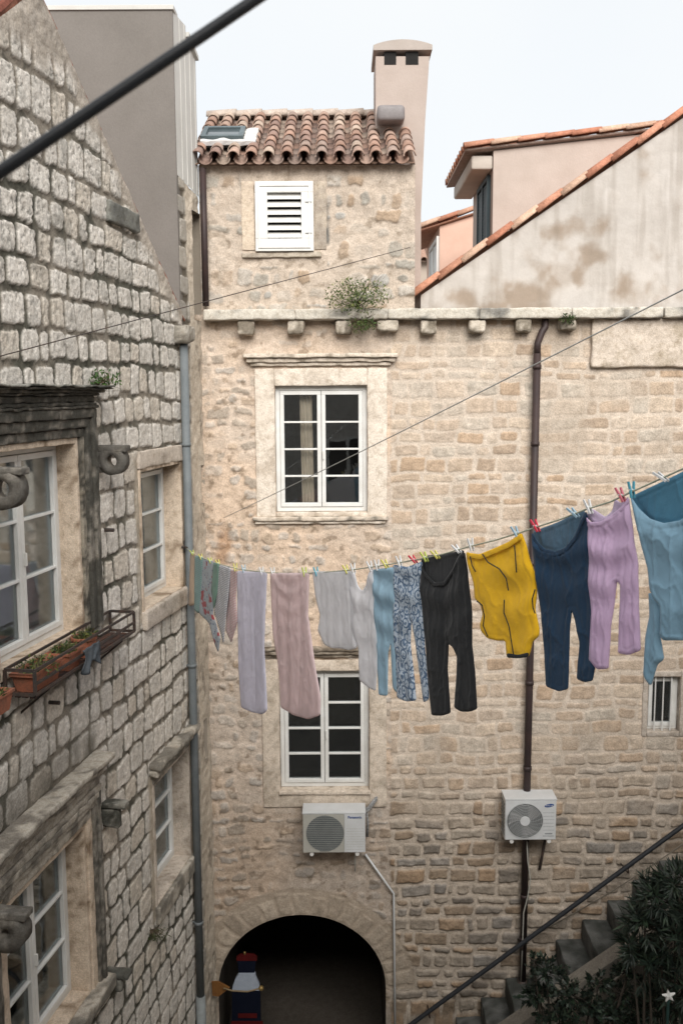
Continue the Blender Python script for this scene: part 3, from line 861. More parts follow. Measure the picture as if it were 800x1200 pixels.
us = axis(XC - .25, 4.55, XC - .25, XR, .0115); vsb = axis(.9, zl0 + .05, -.02, zl0 + .08, .0115)
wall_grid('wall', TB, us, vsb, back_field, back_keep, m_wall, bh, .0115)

def surround(parent, T, q, wd, top, bot, n, colf, seed, name='window_surround'):
    s = MB(); kw = dict(r=.012, amp=.010, res=.05)
    s.hexa(T, q[0] - wd, q[0] - .004, q[2] - bot, q[3] + top, -.16, n, colf, seed=seed, **kw)
    s.hexa(T, q[1] + .004, q[1] + wd, q[2] - bot, q[3] + top, -.16, n, colf, seed=seed + 1, **kw)
    s.hexa(T, q[0] - .004, q[1] + .004, q[3] + .004, q[3] + top - .002, -.16, n - .002, colf, seed=seed + 2, **kw)
    s.hexa(T, q[0] - .004, q[1] + .004, q[2] - bot + .002, q[2] - .004, -.16, n - .002, colf, seed=seed + 3, **kw)
    return s.build(name, m_trim, parent, True)
sc1 = stone_col((.72, .64, .55), (.55, .475, .395), 101, .6, 6)
surround(bh, TB, bw1, .25, .22, .06, .03, sc1, 300)
window(bh, TB, bw1, .07, 4, lbl='white four row casement window above the washing')
cn = MB()
for i, (a, b, n, o) in enumerate(((.0, .045, .05, .30), (.045, .10, .085, .345), (.10, .15, .13, .385))):
    cn.hexa(TB, bw1[0] - o, bw1[1] + o, bw1[3] + .25 + a, bw1[3] + .25 + b - .001, -.02, n, stone_col((.66, .58, .49), (.36, .31, .25), 103 + i, .58, 7), r=.012, amp=.012, res=.04, seed=310 + i)
cn.build('cornice', m_trim, bh, True)
sl = MB(); sl.hexa(TB, bw1[0] - .30, bw1[1] + .26, bw1[2] - .11, bw1[2] - .055, -.02, .08, stone_col((.62, .54, .45), (.20, .18, .15), 108, .58, 9), r=.014, amp=.012, res=.04, seed=315)
sl.hexa(TB, bw1[0] - .27, bw1[1] + .23, bw1[2] - .15, bw1[2] - .112, -.02, .045, sc1, r=.01, amp=.01, res=.04, seed=316)
sl.build('sill', m_trim, bh, True)
k = MB(); V = []; Fc = []
for i in range(25):
    uu = bw1[0] + .30 + .16 * i / 24; V += [TB(uu + .02, bw1[2] + .1, -.22 + .02 * math.sin(i * 1.1)), TB(uu - .04 * math.sin(i / 24 * 3.1), bw1[3] - .08, -.22 + .02 * math.sin(i * 1.1 + .5))]
for i in range(24): Fc.append((2 * i, 2 * i + 2, 2 * i + 3, 2 * i + 1))
k.add(V, Fc); k.build('curtain', mat('cream_curtain', (.55, .48, .38), .9), [o for o in bh.children if o.get('label') == 'white four row casement window above the washing'][0], True)
sc2 = stone_col((.66, .57, .475), (.48, .41, .335), 111, .55, 6)
surround(bh, TB, bw2, .23, .16, .24, .03, sc2, 320)
window(bh, TB, bw2, .09, 4, lbl='white casement window half hidden by the washing')
cn = MB()
for i, (a, b, n, o) in enumerate(((.0, .05, .05, .24), (.05, .10, .09, .27), (.10, .14, .11, .29))):
    cn.hexa(TB, bw2[0] - o, bw2[1] + o, bw2[3] + .19 + a, bw2[3] + .19 + b - .001, -.02, n, stone_col((.16, .13, .10), (.36, .31, .25), 113 + i, .5, 7), r=.012, amp=.012, res=.04, seed=330 + i)
cn.build('cornice', m_trim, bh, True)
sl = MB(); sl.hexa(TB, bw2[0] - .02, bw2[1] + .02, bw2[2] - .055, bw2[2] - .006, -.03, .06, sc2, r=.012, amp=.008, res=.04, seed=335); sl.build('sill', m_trim, bh, True)
# barred window on the right
sc3 = stone_col((.52, .46, .40), (.40, .35, .30), 121, .6, 6)
surround(bh, TB, bw3, .07, .08, .07, .022, sc3, 340)
wb = window(bh, TB, bw3, .10, 1, two=False, mun=False, frame=.035, lbl='small barred window low on the right')
b = MB()
for i in range(1, 4):
    x = bw3[0] + (bw3[1] - bw3[0]) * i / 4
    b.tube([TB(x, bw3[2], -.03), TB(x, bw3[3], -.03)], .009, 6)
b.build('window_bar', m_white, wb)
# passage behind the arch
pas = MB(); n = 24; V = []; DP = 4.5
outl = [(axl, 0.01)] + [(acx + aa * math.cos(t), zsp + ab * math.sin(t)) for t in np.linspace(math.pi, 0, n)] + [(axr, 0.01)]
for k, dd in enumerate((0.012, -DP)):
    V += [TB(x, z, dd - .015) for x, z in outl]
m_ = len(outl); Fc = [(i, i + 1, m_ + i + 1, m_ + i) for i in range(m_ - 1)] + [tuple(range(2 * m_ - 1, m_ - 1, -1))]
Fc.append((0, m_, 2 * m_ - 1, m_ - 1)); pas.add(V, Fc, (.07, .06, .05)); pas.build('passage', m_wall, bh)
# gutter ledge on corbels
lg = MB(); x0 = XC + .02
xs = list(np.arange(x0, XR - 1, 1.13)) + [XR]
for i in range(len(xs) - 1):
    lg.hexa(TB, xs[i] + .002, xs[i + 1] - .002, zl0 + .0, zl1, -.25, .18 + random.uniform(-.008, .008), stone_col((.58, .54, .47), (.22, .21, .19), 130 + i, .53, 4), r=.02, amp=.014, res=.05, seed=350 + i)
lg.build('stone_ledge', m_trim, bh, True)
for i, px in enumerate((289, 347, 402, 454, 501, 557, 611, 662, 720)):
    x, z = BP(px, 376)
    w_ = .10 if i != 3 else .13
    c = MB(); c.hexa(TB, x - w_, x + w_, zl0 - .16 + random.uniform(-.02, .02), zl0 - .002, -.05, .15, stone_col((.56, .50, .42), (.22, .19, .15), 140 + i, .5, 8), r=.035, amp=.02, res=.035, seed=370 + i * 3)
    if i != 8: c.build('corbel', m_trim, bh, True)
# big plain block on the right under the ledge
q0 = BP(692, 431, .06); q1 = BP(803, 377, .06)
b = MB(); b.hexa(TB, q0[0], q1[0] + .5, q0[1], zl0 - .003, -.02, .07, stone_col((.60, .52, .44), (.46, .39, .31), 150, .6, 4), r=.03, amp=.02, res=.045, seed=400); b.build('stone_block', m_trim, bh, True)
# attic storey (tower)
tx0 = XC - .02; tx1 = BP(486, 300)[0]; ttop = BP(360, 193)[1]
tq = (*BP(300, 295), *BP(367, 213)); tq = (tq[0], tq[2], tq[1], tq[3])
def tower_field(U, V):
    n = len(U)
    d2, sid2, fx, fy = courses(U, V, 260, (.13, .24), (.14, .36), .055, .06, warp=.05, tilt=.3, vary=.6)
    q1 = hsh(sid2, 8); q2 = hsh(sid2, 9)
    vis = sst(.28, .6, q1 * .5 + fb2(U * 1.3, V * 1.3, 261, 3) * .5) * (boxd(U, V, tq) > .17)
    vis = vis * sst(.07, .18, ttop - V)
    e2 = sst(.006, -.018, d2 + (fb2(U * 15, V * 15, 262, 3) - .5) * .05) * vis
    ren = C3(.56, .475, .395)[None] * (.84 + .3 * fb2(U * 5, V * 5, 264, 5))[:, None]
    pal2 = np.array([(.42, .41, .385), (.36, .34, .30), (.48, .44, .39), (.40, .30, .215)])
    st2 = pal2[(q2 * 4).astype(int) % 4] * (.7 + .6 * fb2(U * 14, V * 14, 265, 4))[:, None]
    C = mixc(ren, st2, e2 * .9)
    C = mixc(C, C3(.22, .17, .12)[None], sst(.67, .76, fb2(U * 8, V * 8, 266, 4)) * .5)
    k = sst(.07, .03, np.abs(U - BP(381, 280)[0])) * sst(BP(0, 292)[1], BP(0, 285)[1], V) * sst(BP(0, 225)[1], BP(0, 250)[1], V)
    C = mixc(C, C3(.15, .15, .14)[None], np.clip(k * fb2(U * 12, V * 5, 267, 3) * 1.5, 0, 1))
    H = e2 * .014 * (.4 + q1) + (fb2(U * 9, V * 9, 268, 6) - .5) * .034
    return H - .0, C
def tower_keep(U, V): return boxd(U, V, (tq[0] + .05, tq[1] - .05, tq[2] + .05, tq[3] - .05))
T3 = lambda u, z, n: B(u, z, n - .02)
wall_grid('attic_wall', T3, np.append(np.arange(tx0, tx1, .0125), tx1), np.append(np.arange(zl1 - .06, ttop, .0125), ttop), tower_field, tower_keep, m_wall, bh, .0125)
mb = MB()
for x in (tx0, tx1):
    mb = MB(); mb.add([(x, YB + .02, zl0), (x, YB + 2.6, zl0), (x, YB + 2.6, ttop + 1.0), (x, YB + .02, ttop)], [(0, 1, 2, 3)], (.6, .5, .4)); mb.build('attic_side_wall', m_plaster, bh)
# louvred window
f = MB(); u0, u1, z0, z1 = tq; wd = .15
f.hexa(TB, u0, u1, z0, z0 + wd, -.05, .05, r=.006); f.hexa(TB, u0, u1, z1 - wd + .02, z1, -.05, .05, r=.006)
f.hexa(TB, u0, u0 + wd, z0 + wd, z1 - wd + .02, -.05, .05, r=.006); f.hexa(TB, u1 - wd, u1, z0 + wd, z1 - wd + .02, -.05, .05, r=.006)
lv = f.build('louvred_window', m_white, bh)
f = MB(); fi = .055; f.hexa(TB, u0 + .035, u1 - .035, z0 + .035, z0 + .06, .051, .062, r=.003); f.hexa(TB, u0 + .035, u1 - .035, z1 - .06, z1 - .035, .051, .062, r=.003)
f.hexa(TB, u0 + .035, u0 + .06, z0 + .06, z1 - .06, .051, .062, r=.003); f.hexa(TB, u1 - .06, u1 - .035, z0 + .06, z1 - .06, .051, .062, r=.003)
f.build('moulding', m_white, lv)
zz0, zz1 = z0 + wd, z1 - wd + .02
for i in range(6):
    zc_ = zz0 + (zz1 - zz0) * (i + .5) / 6; s = MB(); h = .02
    A, Bx = u0 + wd, u1 - wd
    pts = [TB(A, zc_ - .035, .035), TB(Bx, zc_ - .035, .035), TB(Bx, zc_ + .025, -.02), TB(A, zc_ + .025, -.02)]
    up2 = np.array([0, 0, .014])
    s.add(pts + [p + up2 for p in pts], [(0, 1, 2, 3), (7, 6, 5, 4), (0, 4, 5, 1), (1, 5, 6, 2), (2, 6, 7, 3), (3, 7, 4, 0)]); s.build('slat', m_white, lv)
s = MB(); s.hexa(TB, u0 + .05, u1 - .05, z0 + .05, z1 - .05, -.3, -.06); s.build('backing', m_dark, lv)
for zz in (z0 + .22, z1 - .24):
    s = MB(); s.hexa(TB, u1 - .10, u1 - .02, zz - .008, zz + .008, .05, .066); s.build('hinge', m_acw, lv)
s = MB(); s.hexa(TB, u0 - .17, u0 - .01, z0 + .02, z1 + .01, -.03, .0, stone_col((.64, .54, .43), (.54, .45, .36), 160, .6), r=.01, amp=.008, res=.06)
s.hexa(TB, u1 + .01, u1 + .16, z0 + .02, z1 + .01, -.03, -.004, stone_col((.50, .43, .35), (.36, .31, .26), 161, .55), r=.01, amp=.008, res=.06)
s.hexa(TB, u0 - .17, u1 + .10, z0 - .07, z0 - .01, -.03, .02, stone_col((.50, .44, .36), (.36, .31, .26), 162, .6), r=.01, amp=.01, res=.06)
s.build('window_surround', m_trim, bh, True)
# tiled roof
pitch = R(28.5); ez = ttop + .03; ey = YB - .13
sl_d = np.array([0, math.cos(pitch), math.sin(pitch)]); sl_n = np.array([0, -math.sin(pitch), math.cos(pitch)])
def roof_len():
    # slope length so that the ridge stands where the photo has it
    for Lq in np.arange(.5, 5, .02):
        p = np.array([tx0, ey, ez]) + sl_d * Lq
        d = p - CO; y = 600 - F * np.dot(d, upv) / np.dot(d, fw)
        if y < 139: return Lq
    return 3
RL = roof_len(); print('roof slope', RL)
rt = MB(); rx0 = tx0 + .0; rx1 = tx1 - .07; nc = 12; sp = (rx1 - rx0) / nc; ex = RL / 8
for c in range(nc + 1):
    x = rx0 + c * sp
    for r_ in range(8):
        # pan (concave) tiles
        if c < nc:
            p0 = np.array([x + sp / 2 + random.uniform(-.006, .006), ey, ez]) + sl_d * (r_ * ex - .03) + sl_n * .012
            barrel(rt, p0, p0 + sl_d * (ex + .05) + sl_n * .02, sl_n, .085, .075, tuple(q * .8 for q in tilecol('old')), up_=-.75, seg=6)
for c in range(nc):
    x = rx0 + (c + .02) * sp + sp * .5
    for r_ in range(8):
        jx = random.uniform(-.008, .008)
        p0 = np.array([x - sp / 2 + .005 + jx, ey, ez]) + sl_d * (r_ * ex - .02 + random.uniform(-.012, .012)) + sl_n * .04
        barrel(rt, p0, p0 + sl_d * (ex + .06) + sl_n * .03 * -.2, sl_n, .080, .060, tilecol('old'), seg=8)
p0s = np.array([rx1 - .01, ey, ez])
for r_ in range(8):
    p0 = p0s + sl_d * (r_ * ex - .02) + sl_n * .04
    barrel(rt, p0, p0 + sl_d * (ex + .06), sl_n, .080, .060, tilecol('old'), seg=8)
rt.build('roof', m_tile, bh, True)
# back slope + soffit
mb = MB(); o = np.array([0, ey, ez]) - sl_n * .05
a = [o + np.array([x, 0, 0]) + sl_d * t for t in (0, RL) for x in (rx0 - .02, rx1 + .06)]
mb.add(a, [(0, 1, 3, 2)], (.3, .2, .15))
bk = [a[2], a[3], a[3] + np.array([0, 2.2, -1.2]), a[2] + np.array([0, 2.2, -1.2])]
mb.add(bk, [(0, 1, 2, 3)], (.3, .2, .15)); mb.build('roof_deck', m_tile, bh)
rd = MB(); k = 7; xr_end = BP(440, 130)[0] * 1.18
for i in range(k):
    a = rx0 - .1 + (tx1 + .0 - rx0 - .2) * i / k; b = a + (tx1 - rx0 - .2) / k + .06
    pz = np.array([0, ey, ez]) + sl_d * RL
    barrel(rd, pz + np.array([a, 0, .0]), pz + np.array([b, 0, .012]), (0, 0, 1), .10, .115, (.52, .44, .38), seg=8)
rd.build('ridge_tile', m_tile, bh, True)
# skylight
o = np.array([0, ey, ez]) + sl_d * (RL * .24) + sl_n * .11
sk = MB(); TS = lambda u, z, n: o + np.array([u, 0, 0]) + sl_d * z + sl_n * n
sx0, sx1 = tx0 + .0, BP(289, 165)[0] * 1.06
sk.hexa(TS, sx0, sx1, 0, .06, -.1, .05, r=.005); sk.hexa(TS, sx0, sx1, .42, .48, -.1, .05, r=.005)
sk.hexa(TS, sx0, sx0 + .06, .06, .42, -.1, .05, r=.005); sk.hexa(TS, sx1 - .06, sx1, .06, .42, -.1, .05, r=.005)
so = sk.build('skylight', mat('skylight_frame', (.10, .13, .14), .4), bh)
sk = MB(); sk.hexa(TS, sx0 + .06, sx1 - .06, .06, .42, .0, .02); sk.build('pane', mat('sky_pane', (.09, .11, .12), .08, spec=.8, fine=0), so)
sk = MB(); sk.hexa(TS, sx0, sx1 + .16, -.10, -.01, -.05, .015, (.62, .62, .62), r=.01, amp=.02, res=.05); sk.hexa(TS, sx1 + .01, sx1 + .16, -.01, .5, -.05, .013, (.6, .58, .55), r=.01, amp=.02, res=.05); sk.build('flashing', m_plaster, so)
# chimney
ch = MB(); YC = YB + .75; dpt = .75
def chq(px, py, Y=YC): return P(px, py, Y)
fl = [chq(440, 370), chq(493, 370), chq(493, 250), chq(498, 140), chq(503, 66), chq(440, 66)]
V = [tuple(p) for p in fl] + [(p[0], p[1] + dpt, p[2]) for p in fl]
nf = len(fl)
holes = [(449, 465, 60, 76), (474, 491, 60, 76)]
ch.add(V, [tuple(range(nf))] + [((i + 1) % nf, i, nf + i, nf + (i + 1) % nf) for i in range(nf)] + [tuple(range(2 * nf - 1, nf - 1, -1))], (.44, .37, .33))
cho = ch.build('chimney', m_plaster, bh)
# capped top with two square vents: piers and rounded cap
tp = MB(); zA = chq(470, 76)[2]; zBv = chq(470, 60)[2]; zT = chq(470, 47)[2]
xA = chq(439, 60)[0]; xB = chq(504, 60)[0]
tp2 = MB()
segs = 12; V = []; 
for yy in (YC - .05, YC + dpt + .05):
    for i in range(segs + 1):
        t = i / segs; x = xA - .02 + (xB - xA + .04) * t
        V.append((x, yy, zBv + .06 + (zT - zBv - .05) * .8 * math.sin(math.pi * t) ** .8))
    V += [(xB + .02, yy, zBv), (xA - .02, yy, zBv)]
k = segs + 3
tp2.add(V, [tuple(range(k - 1, -1, -1)), tuple(range(k, 2 * k))] + [(i, (i + 1) % k, k + (i + 1) % k, k + i) for i in range(k)], (.42, .37, .335))
tp2.build('chimney_cap', m_plaster, cho)
for (a, b, c, d) in ((450, 464, 61, 76), (475, 490, 61, 76)):
    p0 = chq(a, d); p1 = chq(b, c)
    hv = MB(); hv.hexa(TW, p0[0], p1[0], p0[2], p1[2], YC - .004, YC + .1); hv.build('vent', m_dark, cho)
# grey metal flashing hood beside the chimney
o2 = P(441, 147, YB + .68); o3 = P(473, 128, YB + .68)
hd = MB(); hd.hexa(TW, o2[0], o3[0], o2[2] - .0, o3[2], YB + .45, YB + .74, (.24, .22, .22), r=.05, res=.1); hd.build('metal_hood', mat('hood_metal', W1, .5, attr=True), cho, True)

# ================================================================== RIGHT HOUSES ABOVE THE LEDGE
YP = YB + .35
rh_ = thing('plastered_house', (4, 15, 0), 'weathered grey plaster gable wall edged with orange tiles above the ledge', 'house')
vA = P(490, 348, YP); vB = P(800, 138, YP); ks = (vB[2] - vA[2]) / (vB[0] - vA[0])
xend = 8.0
def pl_keep(U, V): return np.minimum((vA[2] + ks * (U - vA[0]) - V) / math.hypot(1, ks), U - vA[0] - .03)
def pl_field(U, V):
    b = fb2(U * 1.1, V * 1.1, 501, 5)
    C = C3(.50, .465, .43)[None] * (.86 + .26 * b)[:, None]
    cz = [(548 + 0, 352, .25, .12), (610, 345, .55, .2), (655, 318, .45, .3), (740, 345, .5, .18), (660, 270, .4, .12), (705, 265, .18, .12), (690, 300, .25, .12), (610, 360, .8, .1)]
    k = 0
    for (px, py, a, bb) in cz:
        p = P(px, py, YP); k = np.maximum(k, 1.25 - np.hypot((U - p[0]) / a, (V - p[2]) / (bb * 1.5)))
    k = sst(.1, 1.25, k + (fb2(U * 5, V * 4, 502, 5) - .5) * 2.2)
    C = mixc(C, C3(.27, .20, .14)[None], k * .75)
    C = mixc(C, C3(.60, .57, .54)[None], sst(.58, .7, fb2(U * 2.4, V * 2.4, 503, 4)) * .4)
    run = sst(.52, .75, fb2(U * 11, V * .7, 504, 4)) * .32
    C = mixc(C, C3(.25, .21, .17)[None], run)
    H = (fb2(U * 5, V * 5, 505, 5) - .5) * .02
    return H, C
T4 = lambda u, z, n: np.array([u, YP - n, z])
us4 = axis(vA[0], 4.7, vA[0], xend, .02); vs4 = axis(zl1 - .1, vA[2] + ks * (xend - vA[0]) + .1, zl1 - .12, vA[2] + ks * (xend - vA[0]) + .12, .02)
wall_grid('wall', T4, us4, vs4, pl_field, pl_keep, m_plaster, rh_, .02)
vt = MB(); dv = np.array([1, 0, ks]); dv /= np.linalg.norm(dv); nv_ = np.array([-ks, 0, 1]) / math.hypot(1, ks)
Lv = (xend - vA[0]) * math.hypot(1, ks); k = int(Lv / .37)
for i in range(k):
    o = np.array([vA[0] - .05, YP + .02, vA[2] - .0]) + dv * (i * .37)
    jn = random.uniform(-.008, .008)
    barrel(vt, o + nv_ * (.0 + jn), o + dv * .42 + nv_ * (.03 + jn), nv_, .095, .078, tilecol('orange'), seg=9)
vt.build('verge_tile', m_tile, rh_, True)
mb = MB()
a = np.array([vA[0] - .1, YP + .04, vA[2] + .0]); b = a + dv * Lv
bk = np.array([0, 6, 0]); mb.add([a, b, b + bk, a + bk], [(0, 1, 2, 3)], (.42, .2, .12)); mb.build('roof', m_tile, rh_)

# dormer-like house behind: x-aligned front wall, louvred side window
Yf = 13.6
fh = thing('pink_house', P(680, 300, Yf + 1) * np.array([1, 1, 0]), 'dusty pink house behind the orange verge with a dark shutter under its eave', 'house')
w0 = P(578, 175, Yf); 
tA = P(548, 174, Yf); tB_ = P(790, 147, Yf); kr = (tB_[2] - tA[2]) / (tB_[0] - tA[0])
mb = MB(); xe = 9.0
zt = lambda x: tA[2] + kr * (x - tA[0]) - .07
Yk = 15.6
front = [(w0[0], Yf, 8.5), (xe, Yf, 8.5), (xe, Yf, zt(xe)), (w0[0], Yf, zt(w0[0]))]
sideq = [(w0[0], Yf, 8.5), (w0[0], Yf, zt(w0[0])), (w0[0], Yk, zt(w0[0])), (w0[0], Yk, 8.5)]
mb.add(front, [(0, 1, 2, 3)], (.49, .42, .375)); mb.add(sideq, [(0, 1, 2, 3)], (.49, .42, .375)); mb.add([(w0[0], Yk, 8.5), (xe, Yk, 8.5), (xe, Yk, zt(xe)), (w0[0], Yk, zt(w0[0]))], [(3, 2, 1, 0)], (.5, .4, .35))
mb.build('wall', m_plaster, fh)
rf = MB(); dr = np.array([1, 0, kr]); dr /= np.linalg.norm(dr); nr = np.array([-kr, 0, 1]) / math.hypot(1, kr)
Lr = (xe - tA[0]) / dr[0]
slab = [np.array([tA[0] - .04, yy, tA[2] - .05]) + dr * t for yy in (Yf - .06, Yk + .3) for t in (0, Lr)]
rf.add(slab + [p + nr * .03 for p in slab], [(0, 2, 3, 1), (4, 5, 7, 6), (0, 1, 5, 4), (0, 4, 6, 2)], (.34, .26, .22))
rows_ = 11
for j in range(rows_):
    yy = Yf - .02 + j * (Yk + .25 - Yf) / (rows_ - 1)
    nt_ = int(Lr / .37) if j == 0 else 2
    for i in range(nt_):
        o = np.array([tA[0] - .06, yy, tA[2] - .01]) + dr * (i * .37)
        barrel(rf, o, o + dr * .42 + nr * .025, nr, .085, .07, tilecol('orange'), seg=7)
rf.build('roof', m_tile, fh, True)
sf = MB(); sf.hexa(TW, w0[0] - .30, w0[0] - .002, zt(w0[0]) - .24, zt(w0[0]) - .05, Yf + .03, Yk + .1, (.52, .47, .42), r=.03, res=.12); sf.build('eave_moulding', m_plaster, fh, True)
# shutter on side
shz0 = P(562, 292, Yf + .6)[2]; shz1 = P(562, 212, Yf + .6)[2]
TSd = lambda u, z, n: np.array([w0[0] - n, u, z])
m_shut = mat('dark_shutter', (.035, .06, .07), .5, (.03, .05, .06))
sh = MB(); ya, yb_ = Yf + .22, Yf + 1.25
sh.hexa(TSd, ya, yb_, shz0, shz0 + .06, 0, .05); sh.hexa(TSd, ya, yb_, shz1 - .06, shz1, 0, .05); sh.hexa(TSd, ya, ya + .06, shz0 + .06, shz1 - .06, 0, .05); sh.hexa(TSd, yb_ - .06, yb_, shz0 + .06, shz1 - .06, 0, .05)
sh.hexa(TSd, (ya + yb_) / 2 - .04, (ya + yb_) / 2 + .04, shz0 + .06, shz1 - .06, 0, .05)
for i in range(18):
    zz = shz0 + .08 + (shz1 - shz0 - .16) * i / 18
    sh.hexa(TSd, ya + .06, yb_ - .06, zz, zz + .03, .005, .035)
sh.build('shutter', m_shut, fh)
# farther salmon house
Yq = 18.0
sh_ = thing('salmon_house', P(530, 300, Yq + 1) * np.array([1, 1, 0]), 'small salmon pink house furthest back with a white louvred window', 'house')
w1 = P(515, 260, Yq); t0 = P(494, 268, Yq); t1 = P(560, 247, Yq); k3 = (t1[2] - t0[2]) / (t1[0] - t0[0])
x3 = w1[0] + 3.5; zt3 = lambda x: t0[2] + k3 * (x - t0[0]) - .06; Y3 = Yq + 2.6
mb = MB()
mb.add([(w1[0], Yq, 8), (x3, Yq, 8), (x3, Yq, zt3(x3)), (w1[0], Yq, zt3(w1[0]))], [(0, 1, 2, 3)], (.66, .46, .37))
mb.add([(w1[0], Yq, 8), (w1[0], Yq, zt3(w1[0])), (w1[0], Y3, zt3(w1[0])), (w1[0], Y3, 8)], [(0, 1, 2, 3)], (.66, .46, .37))
mb.add([(w1[0], Y3, 8), (x3, Y3, 8), (x3, Y3, zt3(x3)), (w1[0], Y3, zt3(w1[0]))], [(3, 2, 1, 0)], (.6, .36, .27))
mb.build('wall', m_plaster, sh_)
rf = MB(); d3 = np.array([1, 0, k3]); d3 /= np.linalg.norm(d3); n3 = np.array([-k3, 0, 1]) / math.hypot(1, k3); L3 = 4.2
slab = [np.array([t0[0] - .02, yy, t0[2] - .05]) + d3 * t for yy in (Yq - .06, Y3 + .2) for t in (0, L3)]
rf.add(slab + [p + n3 * .03 for p in slab], [(0, 2, 3, 1), (4, 5, 7, 6), (0, 1, 5, 4), (0, 4, 6, 2)], (.42, .22, .15))
for j in range(12):
    yy = Yq + j * .23
    for i in range(int(L3 / .37) if j == 0 else 2):
        o = np.array([t0[0] - .05, yy, t0[2] - .0]) + d3 * (i * .37); barrel(rf, o, o + d3 * .42 + n3 * .025, n3, .095, .08, tilecol('orange'))
rf.build('roof', m_tile, sh_, True)
TS2 = lambda u, z, n: np.array([w1[0] - n, u, z])
z0 = P(508, 330, Yq + .8)[2]; z1 = P(508, 284, Yq + .8)[2]
f = MB(); ya, yb_ = Yq + .05, Yq + 1.6
f.hexa(TS2, ya, yb_, z0, z0 + .08, 0, .05); f.hexa(TS2, ya, yb_, z1 - .08, z1, 0, .05)
for u in (ya, (ya + yb_) / 2 - .04, yb_ - .08): f.hexa(TS2, u, u + .08, z0 + .08, z1 - .08, 0, .05)
for i in range(12):
    zz = z0 + .1 + (z1 - z0 - .2) * i / 12; f.hexa(TS2, ya + .08, yb_ - .08, zz, zz + .03, .005, .035)
wn = f.build('louvred_window', m_white, sh_); 
# distant grey roof ridge
Yd = 26.; dh = thing('distant_house', P(520, 300, Yd + 2) * np.array([1, 1, 0]), 'distant house showing only a thin grey brown tiled ridge', 'house')
pa = P(480, 249, Yd); pb = P(600, 248, Yd)
mb = MB(); mb.add([(pa[0], Yd, 6), (pb[0], Yd, 6), (pb[0], Yd, pb[2] - 1.2), (pa[0], Yd, pb[2] - 1.2), (pa[0], Yd + 5, 6), (pb[0], Yd + 5, 6), (pb[0], Yd + 5, pb[2] - 1.2), (pa[0], Yd + 5, pb[2] - 1.2)], [(0, 1, 2, 3), (1, 5, 6, 2), (4, 0, 3, 7), (5, 4, 7, 6)], (.45, .38, .32)); mb.build('wall', m_plaster, dh)
rf = MB(); rf.add([(pa[0] - .2, Yd - .2, pa[2] - 1.3), (pb[0] + .2, Yd - .2, pa[2] - 1.3), (pb[0] + .2, Yd + 2.5, pa[2] - .1), (pa[0] - .2, Yd + 2.5, pa[2] - .1), (pa[0] - .2, Yd + 5.2, pa[2] - 1.3), (pb[0] + .2, Yd + 5.2, pa[2] - 1.3)], [(0, 1, 2, 3), (3, 2, 5, 4)], (.36, .27, .22))
for c in range(16):
    x = pa[0] - .1 + c * .23; barrel(rf, (x, Yd - .25, pa[2] - 1.28), (x, Yd + 2.5, pa[2] - .08), (0, -.4, 1), .1, .1, tilecol('old'))
for c in range(8): barrel(rf, (pa[0] - .2 + c * .42, Yd + 2.5, pa[2] - .08), (pa[0] + .25 + c * .42, Yd + 2.5, pa[2] - .07), (0, 0, 1), .13, .14, (.4, .34, .3))
rf.build('roof', m_tile, dh, True)

# ================================================================== BUILDINGS ROUND THE COURT (reflected in the panes, shading the yard)
def plain_house(name, x0, x1, y0, y1, h, label):
    t = thing(name, ((x0 + x1) / 2, (y0 + y1) / 2, 0), label, 'house')
    mb = MB(); mb.hexa(TW, x0, x1, 0, h, y0, y1, (.62, .59, .55)); mb.build('wall', m_wall, t)
    mb = MB(); xm = (y0 + y1) / 2
    mb.add([(x0 - .2, y0 - .2, h), (x1 + .2, y0 - .2, h), (x1 + .2, xm, h + 1.3), (x0 - .2, xm, h + 1.3), (x0 - .2, y1 + .2, h), (x1 + .2, y1 + .2, h)], [(0, 1, 2, 3), (3, 2, 5, 4), (0, 3, 4), (1, 5, 2)], (.4, .2, .13)); mb.build('roof', m_tile, t)
    return t
oh = plain_house('stone_house', -7, 9, -8, -1.6, 13.2, 'house on the near side of the court, seen only mirrored in the window panes')
for i, x in enumerate((-2.6, .2, 3.0)):
    for z in (3, 6.4, 9.6):
        f = MB(); f.hexa(TW, x - .55, x + .55, z, z + 1.6, -1.62, -1.56); wq = f.build('window', m_dark, oh)
        f = MB()
        for (a, b, c, d) in ((x - .62, x - .55, z - .07, z + 1.67), (x + .55, x + .62, z - .07, z + 1.67), (x - .55, x + .55, z - .07, z), (x - .55, x + .55, z + 1.6, z + 1.67), (x - .03, x + .03, z, z + 1.6)):
            f.hexa(TW, a, b, c, d, -1.6, -1.53)
        f.build('frame', m_white, wq)
plain_house('stone_house', 6.6, 12, -1.4, 11.9, 10.2, 'house on the right side of the court, just outside the view')

# ================================================================== PIPES, WIRES, RAIL
def PL_on(px, py, n): s, z = LP(px, py, n); return L(s, z, n)
